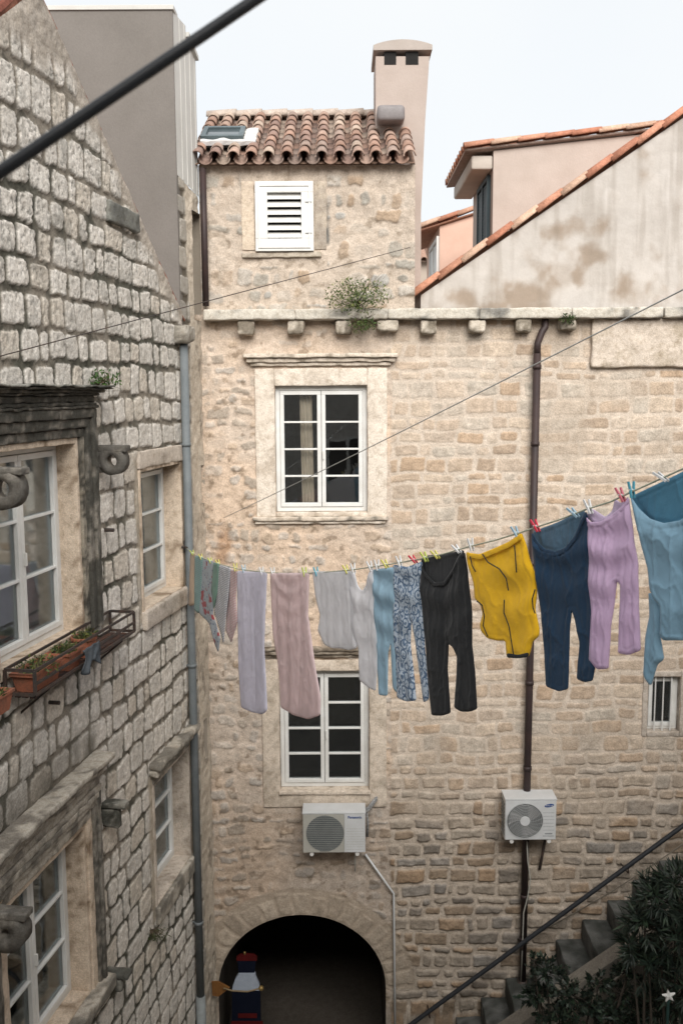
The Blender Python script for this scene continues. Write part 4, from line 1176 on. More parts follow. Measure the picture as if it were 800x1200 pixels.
# grey-blue drainpipe at the corner of the left house
sp_, _ = LP(221, 620, .07)
zt_ = LP(218, 400, .07)[1]
dp = thing('drainpipe', L(sp_, 0, .07), 'grey blue drainpipe down the far corner of the left house', 'drainpipe')
m1 = MB(); zb_ = LP(236, 1165, .07)[1]
m1.tube([L(sp_, zt_, .07), L(sp_ , zb_, .07)], .048, 14); m1.build('pipe', m_zinc, dp, True)
m1 = MB(); m1.tube([L(sp_, zb_, .07), L(sp_, .05, .07)], .06, 14); m1.build('foot_pipe', mat('pale_pipe', (.24, .26, .26), .6, (.17, .18, .18), ns=8), dp, True)
for py in (520, 780, 1095):
    z = LP(225, py, .07)[1]; m1 = MB(); m1.tube([L(sp_, z - .02, .07), L(sp_, z + .02, .07)], .056, 12); m1.hexa(TLf, sp_ - .012, sp_ + .012, z - .012, z + .012, -.02, .05); m1.build('clamp', m_zinc, dp, True)
m1 = MB(); m1.hexa(TLf, sp_ - .14, sp_ + .16, zt_ - .02, zt_ + .17, -.05, .16, stone_col((.42, .39, .34), (.22, .20, .17), 170, .5, 8), r=.04, amp=.03, res=.04); m1.build('stone_hopper', m_trim, dp, True)
# brown drainpipe on the back wall
bx = BP(629, 420, .1)[0]; bx2 = BP(616, 1120, .1)[0]
bd = thing('drainpipe', (bx, YB - .1, 0), 'long dark brown drainpipe running down the back wall behind the yellow garment', 'drainpipe')
zt_ = BP(630, 395, .1)[1]; zb2 = BP(616, 1150, .1)[1]
m1 = MB(); m1.tube([TB(bx + .10, zl0 + .0, .05), TB(bx + .10, zl0 - .10, .06), TB(bx + .06, zl0 - .15, .08), TB(bx, zt_ - .08, .1), TB(bx, zt_ - .2, .1)], .042, 12)
m1.tube([TB(bx, zt_ - .2, .1), TB(bx - .03, zb2, .1)], .046, 14); m1.build('pipe', m_brownpipe, bd, True)
for py in (430, 520, 660, 800, 900, 1050, 1100):
    z = BP(620, py, .1)[1]; xx = bx - .03 * (zt_ - z) / (zt_ - zb2); m1 = MB(); m1.tube([TB(xx, z - .025, .1), TB(xx, z + .025, .1)], .056, 12); m1.hexa(TB, xx - .01, xx + .01, z - .01, z + .01, -.02, .06); m1.build('clamp', m_brownpipe, bd, True)
m1 = MB(); m1.tube([TB(bx - .03, zb2 + .02, .1), TB(bx - .03, zb2 - .4, .1)], .075, 12); m1.tube([TB(bx - .03, zb2 - .4, .1), TB(bx - .03, zb2 - .9, .1)], .06, 12); m1.build('shoe', m_iron, bd, True)
# short dark pipe at the attic corner
xq = tx0 + .055
m1 = MB(); m1.tube([TB(xq + .01, ttop - .05, .07), TB(xq + .01, zl1 + .05, .07)], .04, 12)
tag(m1.build('drainpipe', m_brownpipe, None, True), 'short dark drainpipe beside the attic wall under the tiled roof', 'drainpipe')

def cable(name, pts, r, label, cat, m=m_black, sag=0, seg=8, n=24):
    A, Bp = np.array(pts[0], float), np.array(pts[-1], float)
    P_ = []
    if len(pts) == 2:
        for i in range(n + 1):
            t = i / n; p = A + (Bp - A) * t; p = p - np.array([0, 0, 1]) * sag * 4 * t * (1 - t); P_.append(p)
    else: P_ = pts
    mb = MB(); mb.tube(P_, r, seg); return tag(mb.build(name, m, None, True), label, cat)
def ext(px0, py0, Y0, px1, py1, Y1, e0=0, e1=0):
    a = P(px0, py0, Y0); b = P(px1, py1, Y1); return a + (a - b) * e0, b + (b - a) * e1
a, b = ext(0, 202, 1.55, 303, -3, 1.75, .45, 1.2)
cable('cable', (a, b), .0105, 'thick black cable crossing close overhead at the top left', 'cable', m_black)
a = PL_on(-160, 460, .02); b = P(480, 290, 11.94)
cable('wire', (a, b), .004, 'thin dark wire from the left wall to the attic corner', 'wire', m_iron)
# grey second line
a = P(262, 607, 11.9); b = P(800, 330, 4.6); b2 = b + (b - a) * .6
cable('wire', (a, b2), .0042, 'thin grey wire slanting up to the right above the washing', 'wire', mat('grey_wire', (.5, .5, .48), .5), sag=.04)

# handrail beside the steps
a = P(478, 1203, YB - .35); b = P(802, 966, YB - .35); d = b - a
A = a - d * .35; Bp = b + d * .5
hr = thing('handrail', a * np.array([1, 1, 0]), 'black iron handrail sloping up the back wall over the steps', 'handrail')
m1 = MB(); m1.tube([A, a, b, Bp], .03, 10); m1.build('rail', m_black, hr, True)
for t in (.08, .42, .8, 1.1):
    p = a + d * t; m1 = MB(); m1.tube([p, p - np.array([0, 0, .10]), p + np.array([0, .33, -.14])], .01, 6); m1.build('rail_bracket', m_iron, hr, True)
pts = []
for i in range(13):
    t = i / 12; q_ = P(612 + 200 * t, 1102 - 122 * t + 6 * math.sin(t * 3.1), YB - .04); pts.append(q_)
mb = MB(); mb.tube(pts, .007, 6); tag(mb.build('wire', mat('dull_wire', (.22, .19, .15), .6), None, True), 'slack pale wire following the wall just under the handrail', 'wire')

# ================================================================== AIR CONDITIONERS
def text_mesh(body, size, loc, parent, m, name='lettering', bold=True, squash=1.0, ext=.0015):
    c = bpy.data.curves.new('t', 'FONT'); c.body = body; c.size = size; c.extrude = ext; c.align_x = 'CENTER'; c.align_y = 'CENTER'
    if bold: c.offset = size * .018
    o = bpy.data.objects.new('t', c); COL.objects.link(o)
    dg = bpy.context.evaluated_depsgraph_get(); me = bpy.data.meshes.new_from_object(o.evaluated_get(dg))
    COL.objects.unlink(o); bpy.data.objects.remove(o)
    V = np.array([v.co[:] for v in me.vertices]); V[:, 0] *= squash
    W = np.stack([V[:, 0] + loc[0], loc[1] - V[:, 2], V[:, 1] + loc[2]], 1)
    return build_np(name, W, [tuple(p.vertices) for p in me.polygons], None, m, parent, False)
def grille_rings(mb, x, y, z, R_, k, tr=.0025):
    for i in range(1, k + 1):
        r = R_ * i / k; pts = [(x + r * math.cos(t), y, z + r * math.sin(t)) for t in np.linspace(0, 2 * math.pi, 33)]
        mb.tube(pts, tr, 4, cap=False)
def ac_unit(px0, px1, pyT, pyB, label, kind):
    nF = .36; yF = YB - nF; yBk = YB - .07
    p0 = P(px0, pyB, yF); p1 = P(px1, pyT, yF); x0, x1, z0, z1 = p0[0], p1[0], p0[2], p1[2]; wd = x1 - x0; h = z1 - z0
    t = thing('air_conditioner', ((x0 + x1) / 2, YB - .2, z0), label, 'air conditioner')
    b = MB(); b.hexa(TW, x0, x1, z0, z1, yF + .012, yBk, r=.012, res=0); b.build('casing', m_acw, t)
    b = MB(); b.hexa(TW, x0 - .006, x1 + .006, z1 - .01, z1 + .012, yF - .004, yBk + .004, r=.008); b.build('lid', m_acw, t)
    if kind == 'slats':
        fx = x0 + wd * .355; fz = z0 + h * .50; R_ = h * .45
        b = MB(); b.hexa(TW, x0 + .004, x0 + wd * .66, z0 + .01, z1 - .014, yF, yF + .012, r=.003); b.build('front_panel', m_ach, t)
        b = MB(); b.hexa(TW, x0 + wd * .665, x1 - .004, z0 + .01, z1 - .014, yF, yF + .012, r=.003); b.build('side_panel', m_acw, t)
        disc = [(fx + R_ * math.cos(a_), yF - .002, fz + R_ * math.sin(a_)) for a_ in np.linspace(0, 2 * math.pi, 41)[:-1]]
        b = MB(); b.add(disc, [tuple(range(40))]); b.build('fan_opening', m_acd, t)
        b = MB()
        for i in range(19):
            zz = z0 + .035 + (h - .08) * i / 18
            hw = math.sqrt(max(0, R_ ** 2 - (zz - fz) ** 2))
            if hw > .03: b.hexa(TW, fx - hw, fx + hw, zz - .003, zz + .003, yF - .010, yF - .003, (.3, .31, .30))
        b.build('grille', mat('slat_grey', (.26, .27, .26), .5, (.22, .23, .22)), t)
        text_mesh('Panasonic', .046, (x0 + wd * .83, yF - .002, z1 - .055), t, m_blue)
        b = MB()
        for i in range(9): b.hexa(TW, x0 + wd * .69, x1 - .02, z0 + .05 + i * .035, z0 + .053 + i * .035, yF - .0015, yF)
        b.build('rib', m_ach, t)
    else:
        fx = x0 + wd * .385; fz = z0 + h * .49; R_ = h * .42
        b = MB(); b.hexa(TW, x0 + .004, x1 - .004, z0 + .01, z1 - .014, yF, yF + .012, r=.004); b.build('front_panel', m_acw, t)
        disc = [(fx + R_ * math.cos(a_), yF - .002, fz + R_ * math.sin(a_)) for a_ in np.linspace(0, 2 * math.pi, 41)[:-1]]
        b = MB(); b.add(disc, [tuple(range(40))]); b.build('fan_opening', m_acd, t)
        b = MB()
        for k in range(3):
            V = []; a0_ = k * 2 * math.pi / 3
            for i in range(9):
                rr = R_ * (.2 + .75 * i / 8); 
                for dd in (0, .9): V.append((fx + rr * math.cos(a0_ + dd + i * .06), yF - .004 - .004 * (dd > 0), fz + rr * math.sin(a0_ + dd + i * .06)))
            b.add(V, [(2 * i, 2 * i + 1, 2 * i + 3, 2 * i + 2) for i in range(8)])
        b.build('fan_blade', mat('blade', (.25, .25, .25), .4), t)
        b = MB(); grille_rings(b, fx, yF - .014, fz, R_, 11, .0028)
        for k in range(20):
            t0_ = 2 * math.pi * k / 20
            pts = [(fx + r * math.cos(t0_ + r * 2.2), yF - .017, fz + r * math.sin(t0_ + r * 2.2)) for r in np.linspace(.05, R_, 6)]
            b.tube(pts, .0018, 4)
        b.build('grille', mat('wire_grille', (.50, .51, .51), .5), t)
        b = MB(); b.tube([(fx, yF - .025, fz), (fx, yF - .005, fz)], R_ * .27, 24); b.build('hub', m_acw, t)
        # badge
        bx_, bz_ = x0 + wd * .855, z1 - h * .145
        ang = R(12)
        el = [(bx_ + .062 * math.cos(a_) * math.cos(ang) - .022 * math.sin(a_) * math.sin(ang), yF - .003, bz_ + .062 * math.cos(a_) * math.sin(ang) * .8 + .022 * math.sin(a_) * math.cos(ang)) for a_ in np.linspace(0, 2 * math.pi, 29)[:-1]]
        b = MB(); b.add(el, [tuple(range(28))]); b.build('badge', m_blue, t)
        text_mesh('SAMSUNG', .021, (bx_, yF - .005, bz_), t, m_white, bold=False)
        b = MB()
        for i in range(6): b.hexa(TW, x0 + wd * .74, x1 - .03, z0 + h * .25 + i * h * .085, z0 + h * .25 + .004 + i * h * .085, yF - .002, yF + .001)
        b.hexa(TW, x0 + wd * .74, x1 - .03, z0 + h * .10, z0 + h * .115, yF - .002, yF + .001); b.hexa(TW, x0 + wd * .78, x1 - .05, z0 + h * .15, z0 + h * .18, yF - .002, yF + .001)
        b.build('rib', mat('rib_grey', (.3, .31, .32), .6), t)
        b = MB()
        for i in range(9): b.hexa(TW, x0 - .004, x0 + .001, z0 + .05 + i * h * .09, z0 + .05 + i * h * .09 + .028, yF + .05, yBk - .04, (.1, .1, .1))
        b.build('side_grille', m_acd, t)
    for xx in (x0 + wd * .14, x1 - wd * .13):
        b = MB(); b.hexa(TW, xx - .018, xx + .018, z0 - .035, z0 - .001, yF + .02, YB + .02, r=.003); b.hexa(TW, xx - .016, xx + .016, z0 - .33, z0 - .036, YB - .04, YB + .02) if False else None
        b.tube([(xx, yF + .01, z0 - .02), (xx, yF + .05, z0 - .02)], .026, 12)
        b.build('bracket', m_white, t, False)
    return t, (x0, x1, z0, z1)
ac1, q1 = ac_unit(355, 428, 953, 1000, 'white outdoor air conditioner with a slatted round grille above the arch', 'slats')
ac2, q2 = ac_unit(591, 652, 937, 985, 'smaller outdoor air conditioner with a bare fan hub on the brown pipe', 'rings')
mb = MB(); 
for off in (0, .03):
    mb.tube([TB(q1[1] - .02, q1[3] - .10 + off, .16), TB(q1[1] + .05, q1[3] - .05 + off, .14), TB(q1[1] + .13, q1[3] + .02 + off, .06), TB(q1[1] + .19, q1[3] + .05 + off, -.03)], .018, 8)
mb.tube([TB(q1[1] + .02, q1[3] - .09, .12), TB(q1[1] + .04, q1[3] - .25, .1), TB(q1[1] + .03, q1[2] + .09, .08)], .016, 8)
tag(mb.build('hose', mat('lagged_hose', (.16, .16, .16), .7, (.35, .35, .35), ns=30), None, True), 'grey lagged hoses looping from the slatted air conditioner into the wall', 'hose')
c1 = BP(428, 1001, .05); c2 = BP(461, 1047, .05); 
mb = MB(); mb.tube([TB(c1[0], c1[1], .05), TB(c2[0], c2[1], .05), TB(c2[0] + .03, .05, .05)], .015, 8)
tag(mb.build('conduit', m_acw, None, True), 'white plastic conduit running from the air conditioner down beside the arch', 'conduit')
p1 = BP(416, 1000, .06); mb = MB(); mb.tube([TB(p1[0], p1[1], .06), TB(p1[0], p1[1] - .25, .06)], .01, 6)
tag(mb.build('drain_tube', m_ach, None, True), 'short pale drain tube under the slatted air conditioner', 'tube')
pts = []
for px, py in ((617, 986), (618, 1010), (621, 1030), (618, 1050), (613, 1070), (612, 1100), (610, 1150)):
    x, z = BP(px, py, .16); pts.append(TB(x, z, .16))
mb = MB(); mb.tube(pts, .009, 6); tag(mb.build('hose', m_ach, None, True), 'thin pale hose hanging down the brown pipe below the fan unit', 'hose')
a_ = BP(638, 985, .14); b_ = BP(632, 1018, .04); mb = MB(); mb.tube([TB(*a_, .14), TB(*b_, .04), TB(b_[0], b_[1] - .03, -.02)], .02, 8)
tag(mb.build('hose', m_iron, None, True), 'short thick dark hose entering the wall below the fan unit', 'hose')

# ================================================================== IRON SHELF WITH POTS
sE, zE = LP(129, 716, .03); n0, n1 = .03, .27
zTop = zE; zBot = LP(157, 740, n1)[1]
LS = 1.95; sA = sE - LS
rk = thing('window_shelf', L(sE - LS / 2, zBot, .15), 'rusty iron window shelf carrying the flower pots below the blackened window', 'shelf')
mb = MB()
for (z, n) in ((zTop, n0), (zTop, n1), (zBot, n0), (zBot, n1), ((zTop + zBot) / 2 - .01, n1)):
    mb.hexa(TLf, sA, sE, z - .011, z + .011, n - .007, n + .007)
for s in (sA, sE - .0):
    for z in (zTop, zBot): mb.hexa(TLf, s - .009, s + .009, z - .012, z + .012, n0 + .007, n1 - .007)
    for n in (n0, n1): mb.hexa(TLf, s - .011, s + .011, zBot, zTop, n - .011, n + .011)
mb.build('frame', m_iron, rk)
mb = MB()
for i in range(4): mb.hexa(TLf, sA + .01, sE - .01, zBot - .028, zBot - .012, n0 + .002 + i * .06, n0 + .052 + i * .06, r=.004, amp=.01, res=.1, seed=i)
mb.build('base_plank', m_rust, rk)
for s in (sA + .25, sE - .25):
    mb = MB(); mb.tube([L(s, zBot - .03, n1 - .02), L(s, zBot - .24, .0)], .010, 6); mb.build('stay', m_iron, rk)
def pot(name, s, n, w_, d_, h, label, rect=True, m=m_terra, plant='dry'):
    base = L(s, zBot - .010, n)
    t = thing(name, base, label, 'flower pot')
    mb = MB()
    if rect:
        k = [( -1, -1), (1, -1), (1, 1), (-1, 1)]
    else:
        k = [(math.cos(a) , math.sin(a)) for a in np.linspace(0, 2 * math.pi, 19)[:-1]]
    N = len(k); rings = [(.80, 0), (.98, h * .86), (1.08, h * .86), (1.08, h), (.96, h), (.90, h * .8)]
    V = []
    for (f_, z) in rings: V += [L(s + a * w_ / 2 * f_, zBot - .010 + z, n + b * d_ / 2 * f_) for a, b in k]
    Fc = [tuple(range(N - 1, -1, -1))]
    for i in range(len(rings) - 1):
        Fc += [(i * N + j, i * N + (j + 1) % N, (i + 1) * N + (j + 1) % N, (i + 1) * N + j) for j in range(N)]
    mb.add(V, Fc); mb.build('pot', m, t)
    mb = MB(); mb.add([L(s + a * w_ / 2 * .93, zBot - .012 + h * .86, n + b * d_ / 2 * .93) for a, b in k], [tuple(range(N))]); mb.build('soil', m_soil, t)
    return t, L(s, zBot + h * .86, n)
def leafcloud(name, centre, rad, count, size, m, parent, cols, seed=0, squash=(1, 1, 1), droop=0, shape='ball', narrow=.35):
    rng = np.random.RandomState(seed); V = []; Fc = []; C = []
    for i in range(count):
        if shape == 'ball':
            v = rng.normal(size=3); v /= np.linalg.norm(v); p = v * rad * rng.rand() ** .45
        p = p * np.array(squash) + np.array(centre)
        a = rng.normal(size=3); a /= np.linalg.norm(a); a[2] -= droop; a /= np.linalg.norm(a)
        b = np.cross(a, rng.normal(size=3)); b /= np.linalg.norm(b); cc = np.cross(a, b)
        s = size * rng.uniform(.6, 1.3); w_ = s * narrow
        k = len(V)
        V += [p, p + a * s * .5 + b * w_ * .5 + cc * s * .05, p + a * s, p + a * s * .5 - b * w_ * .5 + cc * s * .05]
        c = np.array(cols[rng.randint(len(cols))]) * rng.uniform(.7, 1.3); C += [c] * 4
        Fc.append((k, k + 1, k + 2, k + 3))
    return build_np(name, np.array(V), Fc, np.array(C), m, parent, False)
def twigs(name, base, tips, r, parent, seed=0, m=m_twig):
    rng = random.Random(seed); mb = MB()
    for tp_ in tips:
        b = np.array(base, float) + np.array([rng.uniform(-1, 1), rng.uniform(-1, 1), 0]) * r * 3; e = np.array(tp_, float)
        mid = (b + e) / 2 + np.array([rng.uniform(-1, 1) for _ in range(3)]) * np.linalg.norm(e - b) * .12
        mb.tube([b, mid, e], [r, r * .7, r * .3], 5)
    return mb.build(name, m, parent, True)
GR = [(1.0, 1.1, .8), (1.4, 1.3, .9), (.8, .9, .8)]
def sh_s(px, py): return LP(px, py, .15)[0]
for i, (px, py, w_, d_, h, rect, lab, seedn) in enumerate((
        (44, 772, .46, .19, .155, True, 'long terracotta trough of withered plants on the rusty shelf', 3),
        (76, 755, .24, .20, .15, True, 'square terracotta pot with low green growth in the middle of the shelf', 4),
        (99, 740, .22, .21, .17, False, 'round terracotta pot nearest the far end of the shelf', 5),
        (-12, 800, .30, .20, .15, True, 'terracotta pot at the near end of the shelf, cut by the photo edge', 6))):
    s = sh_s(px, py)
    t, c = pot('flower_pot', s, .145, w_, d_, h, lab, rect)
    leafcloud('plant', c + np.array([0, 0, .015]), (.11 if w_ < .4 else .16), 240, .045, m_leaf, t, [(1.5, 1.1, .9), (2.4, 1.6, 1.1), (.9, .9, .8), (3.4, 2.2, 1.7)], seedn, (1.0, 1.3, .4))
    twigs('stem', c - np.array([0, 0, .03]), [c + np.array([random.uniform(-.08, .08), random.uniform(-.1, .1), random.uniform(.03, .1)]) for _ in range(7)], .003, t, seedn)
# dark rag hung on the shelf rail
s = sh_s(88, 770); rg = MB(); V = []; Fc = []; nn = 16; mmr = 10
for i in range(nn + 1):
    for j in range(mmr + 1):
        a = i / nn; b = j / mmr
        V.append(L(s - .17 + .34 * a + .03 * math.sin(b * 5), zTop - .05 - (.17 + .05 * math.sin(a * 7)) * b, n1 + .014 + .02 * math.sin(a * 17 + b * 3) * (.3 + b) + .015))
for i in range(nn):
    for j in range(mmr): k = i * (mmr + 1) + j; Fc.append((k, k + mmr + 1, k + mmr + 2, k + 1))
rg.add(V, Fc); o = rg.build('cloth', mat('dark_cloth', (.045, .055, .065), .8, (.08, .09, .10), ns=12), None, True)
sm = o.modifiers.new('solid', 'SOLIDIFY'); sm.thickness = .006
tag(o, 'crumpled dark grey rag hanging over the rusty shelf rail', 'cloth')
# plants rooted in the masonry
def wallplant(base, size, count, label, cols, seed, leaf=.05, hang=.0, nrw=.35, toward=(0, -1, 0)):
    t = thing('wall_plant', base, label, 'plant')
    c = np.array(base) + np.array(toward) * size * .35 + np.array([0, 0, size * (.25 - hang)])
    rng = random.Random(seed)
    leafcloud('foliage', c, size * .6, count, leaf, m_leaf, t, cols, seed, (1.4, .7, .75), droop=hang, narrow=nrw)
    tips = [c + np.array([rng.uniform(-1.3, 1.3), rng.uniform(-.5, .5), rng.uniform(-.8, .9)]) * size * .6 for _ in range(34)]
    twigs('twig', base, tips, .004, t, seed)
    return t
x, z = BP(418, 362, .15)
wallplant((x, YB - .14, zl1 + .02), .50, 1500, 'dry bushy weed growing on the stone ledge under the attic', [(3.0, 2.2, 1.5), (1.6, 1.5, .95), (4.2, 2.9, 2.2), (1.1, 1.1, .8), (1.3, 1.4, .8)], 3, .038)
x, z = BP(424, 385, .17)
wallplant((x, YB - .18, zl0 - .02), .24, 260, 'small weed trailing from under the ledge near a corbel', [(2.2, 1.8, 1.2), (1.3, 1.4, .9)], 5, .04, hang=.4)
x, z = BP(665, 374, .17)
wallplant((x, YB - .16, zl0 - .01), .15, 180, 'mossy tuft under the ledge beside the big plain block', [(1.2, 1.0, .7), (1, 1.1, .7)], 7, .035, hang=.25)
s, z = LP(113, 446, .05)
wallplant(L(s, z - .05, .03), .20, 260, 'green leafy weed sprouting beside the blackened window cornice', [(1.2, 1.5, .7), (.8, 1.1, .6)], 9, .045, toward=tuple(NL))
s, z = LP(180, 1090, .05)
wallplant(L(s, z, .02), .16, 150, 'dark grass tuft in the left wall joint below the lower narrow window', [(.8, .8, .5), (1.2, 1.0, .7)], 10, .07, hang=.5, nrw=.12, toward=tuple(NL))

# ================================================================== STEPS, SHRUBS, STAR
st = thing('stone_steps', P(700, 1150, YB - .6) * np.array([1, 1, 0]), 'grey stone steps climbing to the right along the foot of the back wall', 'steps')
# nose of each step in the photo
sx, sz = P(600, 1175, YB - .55)[[0, 2]]; ex_, ez_ = P(724, 1080, YB - .55)[[0, 2]]
nst = 5; run = (ex_ - sx) / (nst - 1); rise = (ez_ - sz) / (nst - 1)
print('stairs', run, rise, sx, sz)
k0 = -int(sz / rise)
for i in range(k0, 13):
    x0 = sx + run * i; z1_ = sz + rise * i
    if z1_ < .05: continue
    f = MB(); f.hexa(TW, x0 - .0, x0 + run + .12, max(0, z1_ - rise - .02), z1_, YB - 1.08 + .006 * (i % 2), YB - .015, stone_col((1.0, 1.0, .98), (.40, .42, .39), 180 + i, .5, 5), r=.018, amp=.014, res=.09, seed=500 + i * 2)
    f.build('step', mat('step', (.15, .15, .145), .85, (.10, .10, .095), ns=8, bump=.5, bs=40, attr=True, fine=.15), st, True)
# raking parapet on the near side
pr = MB(); V = []
for i in (-8, 13):
    x0 = sx + run * i; zz = sz + rise * i
    for (y, dz) in ((YB - 1.09, -.10), (YB - 1.34, -.10), (YB - 1.34, -3.5), (YB - 1.10, -3.5)):
        V.append((x0, y, max(-.3, zz + dz)))
pr.add(V, [(0, 1, 5, 4), (1, 2, 6, 5), (0, 4, 7, 3), (2, 3, 7, 6), (4, 5, 6, 7), (0, 3, 2, 1)], (.24, .22, .19)); pr.build('side_wall', m_wall, st)
pr = MB()
for i in range(-8, 13):
    x0 = sx + run * i; zz = sz + rise * i - .10
    TC = lambda u, z, n, x0=x0, zz=zz: np.array([x0 + u, n, zz + z + u * rise / run])
    pr.hexa(TC, .006, run - .006, .012, .07, YB - 1.37, YB - 1.095, stone_col((.40, .36, .30), (.16, .15, .13), 190 + i, .5, 6), r=.015, amp=.02, res=.06, seed=i + 600)
pr.build('coping', m_trim, st, True)
# shrubs
m_leafd = mat('dark_leaf', (.018, .031, .019), .55, (.012, .022, .015), ns=10, attr=True, fine=.2, spec=.5, trans=.1)
def shrub(base, blobs, label, count, leaf, nrw, seed, cols=[(1, 1, 1), (1.5, 1.5, 1.3), (.6, .7, .7)]):
    t = thing('shrub', base, label, 'shrub')
    rng = np.random.RandomState(seed); V = []; Fc = []; C = []
    mb = MB()
    for (c, rad) in blobs:
        c = np.array(c)
        mid = (np.array(base) + c) / 2 + rng.normal(size=3) * .08
        mb.tube([base, mid, c], [.03, .02, .01], 6)
        n_sp = max(6, int(count * rad * rad * 2))
        for k in range(n_sp):
            v = rng.normal(size=3); v /= np.linalg.norm(v); v[2] = abs(v[2]) * .9 - .15 if rng.rand() < .7 else v[2]
            tip = c + v * rad * rng.uniform(.6, 1.1); st_ = c + v * rad * .15
            mb.tube([st_, (st_ + tip) / 2 + rng.normal(size=3) * .02, tip], [.006, .004, .002], 4)
            nl = 12
            ax = (tip - st_) / np.linalg.norm(tip - st_)
            for j in range(nl):
                p = st_ + (tip - st_) * (.35 + .65 * j / nl)
                s1 = np.cross(ax, rng.normal(size=3)); s1 /= np.linalg.norm(s1)
                a = ax * .65 + s1 * .8; a[2] -= .12; a /= np.linalg.norm(a); b = np.cross(a, ax); b /= max(1e-6, np.linalg.norm(b))
                s = leaf * rng.uniform(.7, 1.25); w_ = s * nrw; cc = np.cross(a, b); q = len(V)
                V += [p, p + a * s * .45 + b * w_ / 2, p + a * s - cc * s * .08, p + a * s * .45 - b * w_ / 2]
                col = np.array(cols[rng.randint(len(cols))]) * rng.uniform(.7, 1.3); C += [col] * 4; Fc.append((q, q + 1, q + 2, q + 3))
    build_np('foliage', np.array(V), Fc, np.array(C), m_leafd, t, False)
    mb.build('branch', mat('bark', (.05, .04, .03), .9, (.03, .025, .02), ns=20), t, True)
    return t
def pb(px, py, Y, rad): p = P(px, py, Y); return (tuple(p), rad)
Yo = YB - 2.1
shrub(tuple(P(785, 1200, Yo) * np.array([1, 1, 0])), [pb(770, 1055, Yo, .34), pb(795, 1035, Yo, .30), pb(755, 1085, Yo, .30), pb(790, 1100, Yo, .42), pb(760, 1130, Yo, .36), pb(740, 1110, Yo, .2), pb(800, 1160, Yo, .4), pb(830, 1080, Yo, .4), pb(775, 1180, Yo + .3, .36)],
      'tall dark oleander with long narrow leaves at the bottom right corner', 175, .15, .17, 5)
Y2 = YB - 1.9
shrub(tuple(P(665, 1230, Y2) * np.array([1, 1, 0])), [pb(640, 1140, Y2, .26), pb(632, 1170, Y2, .26), pb(668, 1168, Y2, .28), pb(690, 1185, Y2, .30), pb(655, 1195, Y2, .3), pb(715, 1190, Y2, .26), pb(625, 1128, Y2, .12), pb(700, 1150, Y2, .18), pb(735, 1140, Y2, .2)],
      'low dark bush of small leaves in front of the stone steps', 210, .065, .5, 8)
Y4 = YB - 1.7
shrub(tuple(P(735, 1230, Y4) * np.array([1, 1, 0])), [pb(728, 1165, Y4, .24), pb(745, 1190, Y4, .28), pb(722, 1200, Y4, .25)], 'dark climbing bush between the low bush and the star post', 190, .07, .45, 12)
# star on a stake
p = P(783, 1167, YB - 2.75)
stt = thing('star_stake', (p[0], p[1], 0), 'white star on a thin dark stake among the bushes', 'decoration')
V = []
for yy, sc in ((-.012, 1), (.012, 1)):
    for i in range(10):
        r = .072 if i % 2 == 0 else .030; a = math.pi / 2 + i * math.pi / 5 + .15
        V.append((p[0] + r * math.cos(a), p[1] + yy, p[2] + r * math.sin(a)))
V += [(p[0], p[1] - .022, p[2]), (p[0], p[1] + .022, p[2])]
Fc = [(i, (i + 1) % 10, 20) for i in range(10)] + [(10 + (i + 1) % 10, 10 + i, 21) for i in range(10)] + [((i + 1) % 10, i, 10 + i, 10 + (i + 1) % 10) for i in range(10)]
mb = MB(); mb.add(V, Fc); mb.build('star', m_white, stt)
mb = MB(); mb.tube([(p[0], p[1] + .01, p[2] - .05), (p[0], p[1] + .01, 0)], .016, 8); mb.build('stake', mat('green_stake', (.02, .05, .045), .5), stt)

# ================================================================== THE PAINTED FIGURE POST IN THE ARCH
YF = YB + .22
def fp(px, py): return P(px, py, YF)
pc = fp(288, 1180); 
fg = thing('painted_board', (pc[0], YF, 0), 'navy painted cut-out board with white collar, red cap and gold knob in the archway', 'board')
m_navy = mat('navy_paint', (.004, .006, .014), .9, (.005, .007, .016), ns=8, spec=.1); m_red = mat('red_paint', (.075, .007, .007), .8, (.06, .006, .006), ns=8, spec=.1); m_gold = mat('gold_paint', (.28, .19, .07), .35, metal=.5)
m_wc = mat('white_board', (.34, .38, .45), .9, (.30, .34, .40), ns=10)
def lathe(prof, cx, cy, seg=28, sx=1, sy=1):
    V = []; Fc = []
    for (r, z) in prof: V += [(cx + r * sx * math.cos(2 * math.pi * k / seg), cy + r * sy * math.sin(2 * math.pi * k / seg), z) for k in range(seg)]
    for i in range(len(prof) - 1):
        Fc += [(i * seg + k, i * seg + (k + 1) % seg, (i + 1) * seg + (k + 1) % seg, (i + 1) * seg + k) for k in range(seg)]
    Fc += [tuple(range(seg - 1, -1, -1)), tuple((len(prof) - 1) * seg + k for k in range(seg))]
    return V, Fc
zf = lambda py: fp(288, py)[2]; rr = lambda w_: w_ / F * YF / 2
def board(name, pts, m, y0=0., th=.05):
    q = [P(a_, b_, YF + y0) for a_, b_ in pts]; n_ = len(q); V = [tuple(p_) for p_ in q] + [(p_[0], p_[1] + th, p_[2]) for p_ in q]
    mb = MB(); mb.add(V, [tuple(range(n_)), tuple(range(2 * n_ - 1, n_ - 1, -1))] + [((i_ + 1) % n_, i_, n_ + i_, n_ + (i_ + 1) % n_) for i_ in range(n_)]); return mb.build(name, m, fg)
board('body', [(272, 1161), (305, 1161), (307, 1290), (270, 1290)], m_navy)
board('band', [(279, 1188), (301, 1188), (301, 1193), (279, 1193)], m_red, -.012, .01)
board('band', [(271, 1197), (308, 1197), (308, 1204), (271, 1204)], m_red, -.012, .01)
board('collar', [(272, 1161), (304, 1161), (304, 1155), (300, 1146), (299, 1141), (280, 1141), (276, 1147), (273, 1155)], m_wc, -.02)
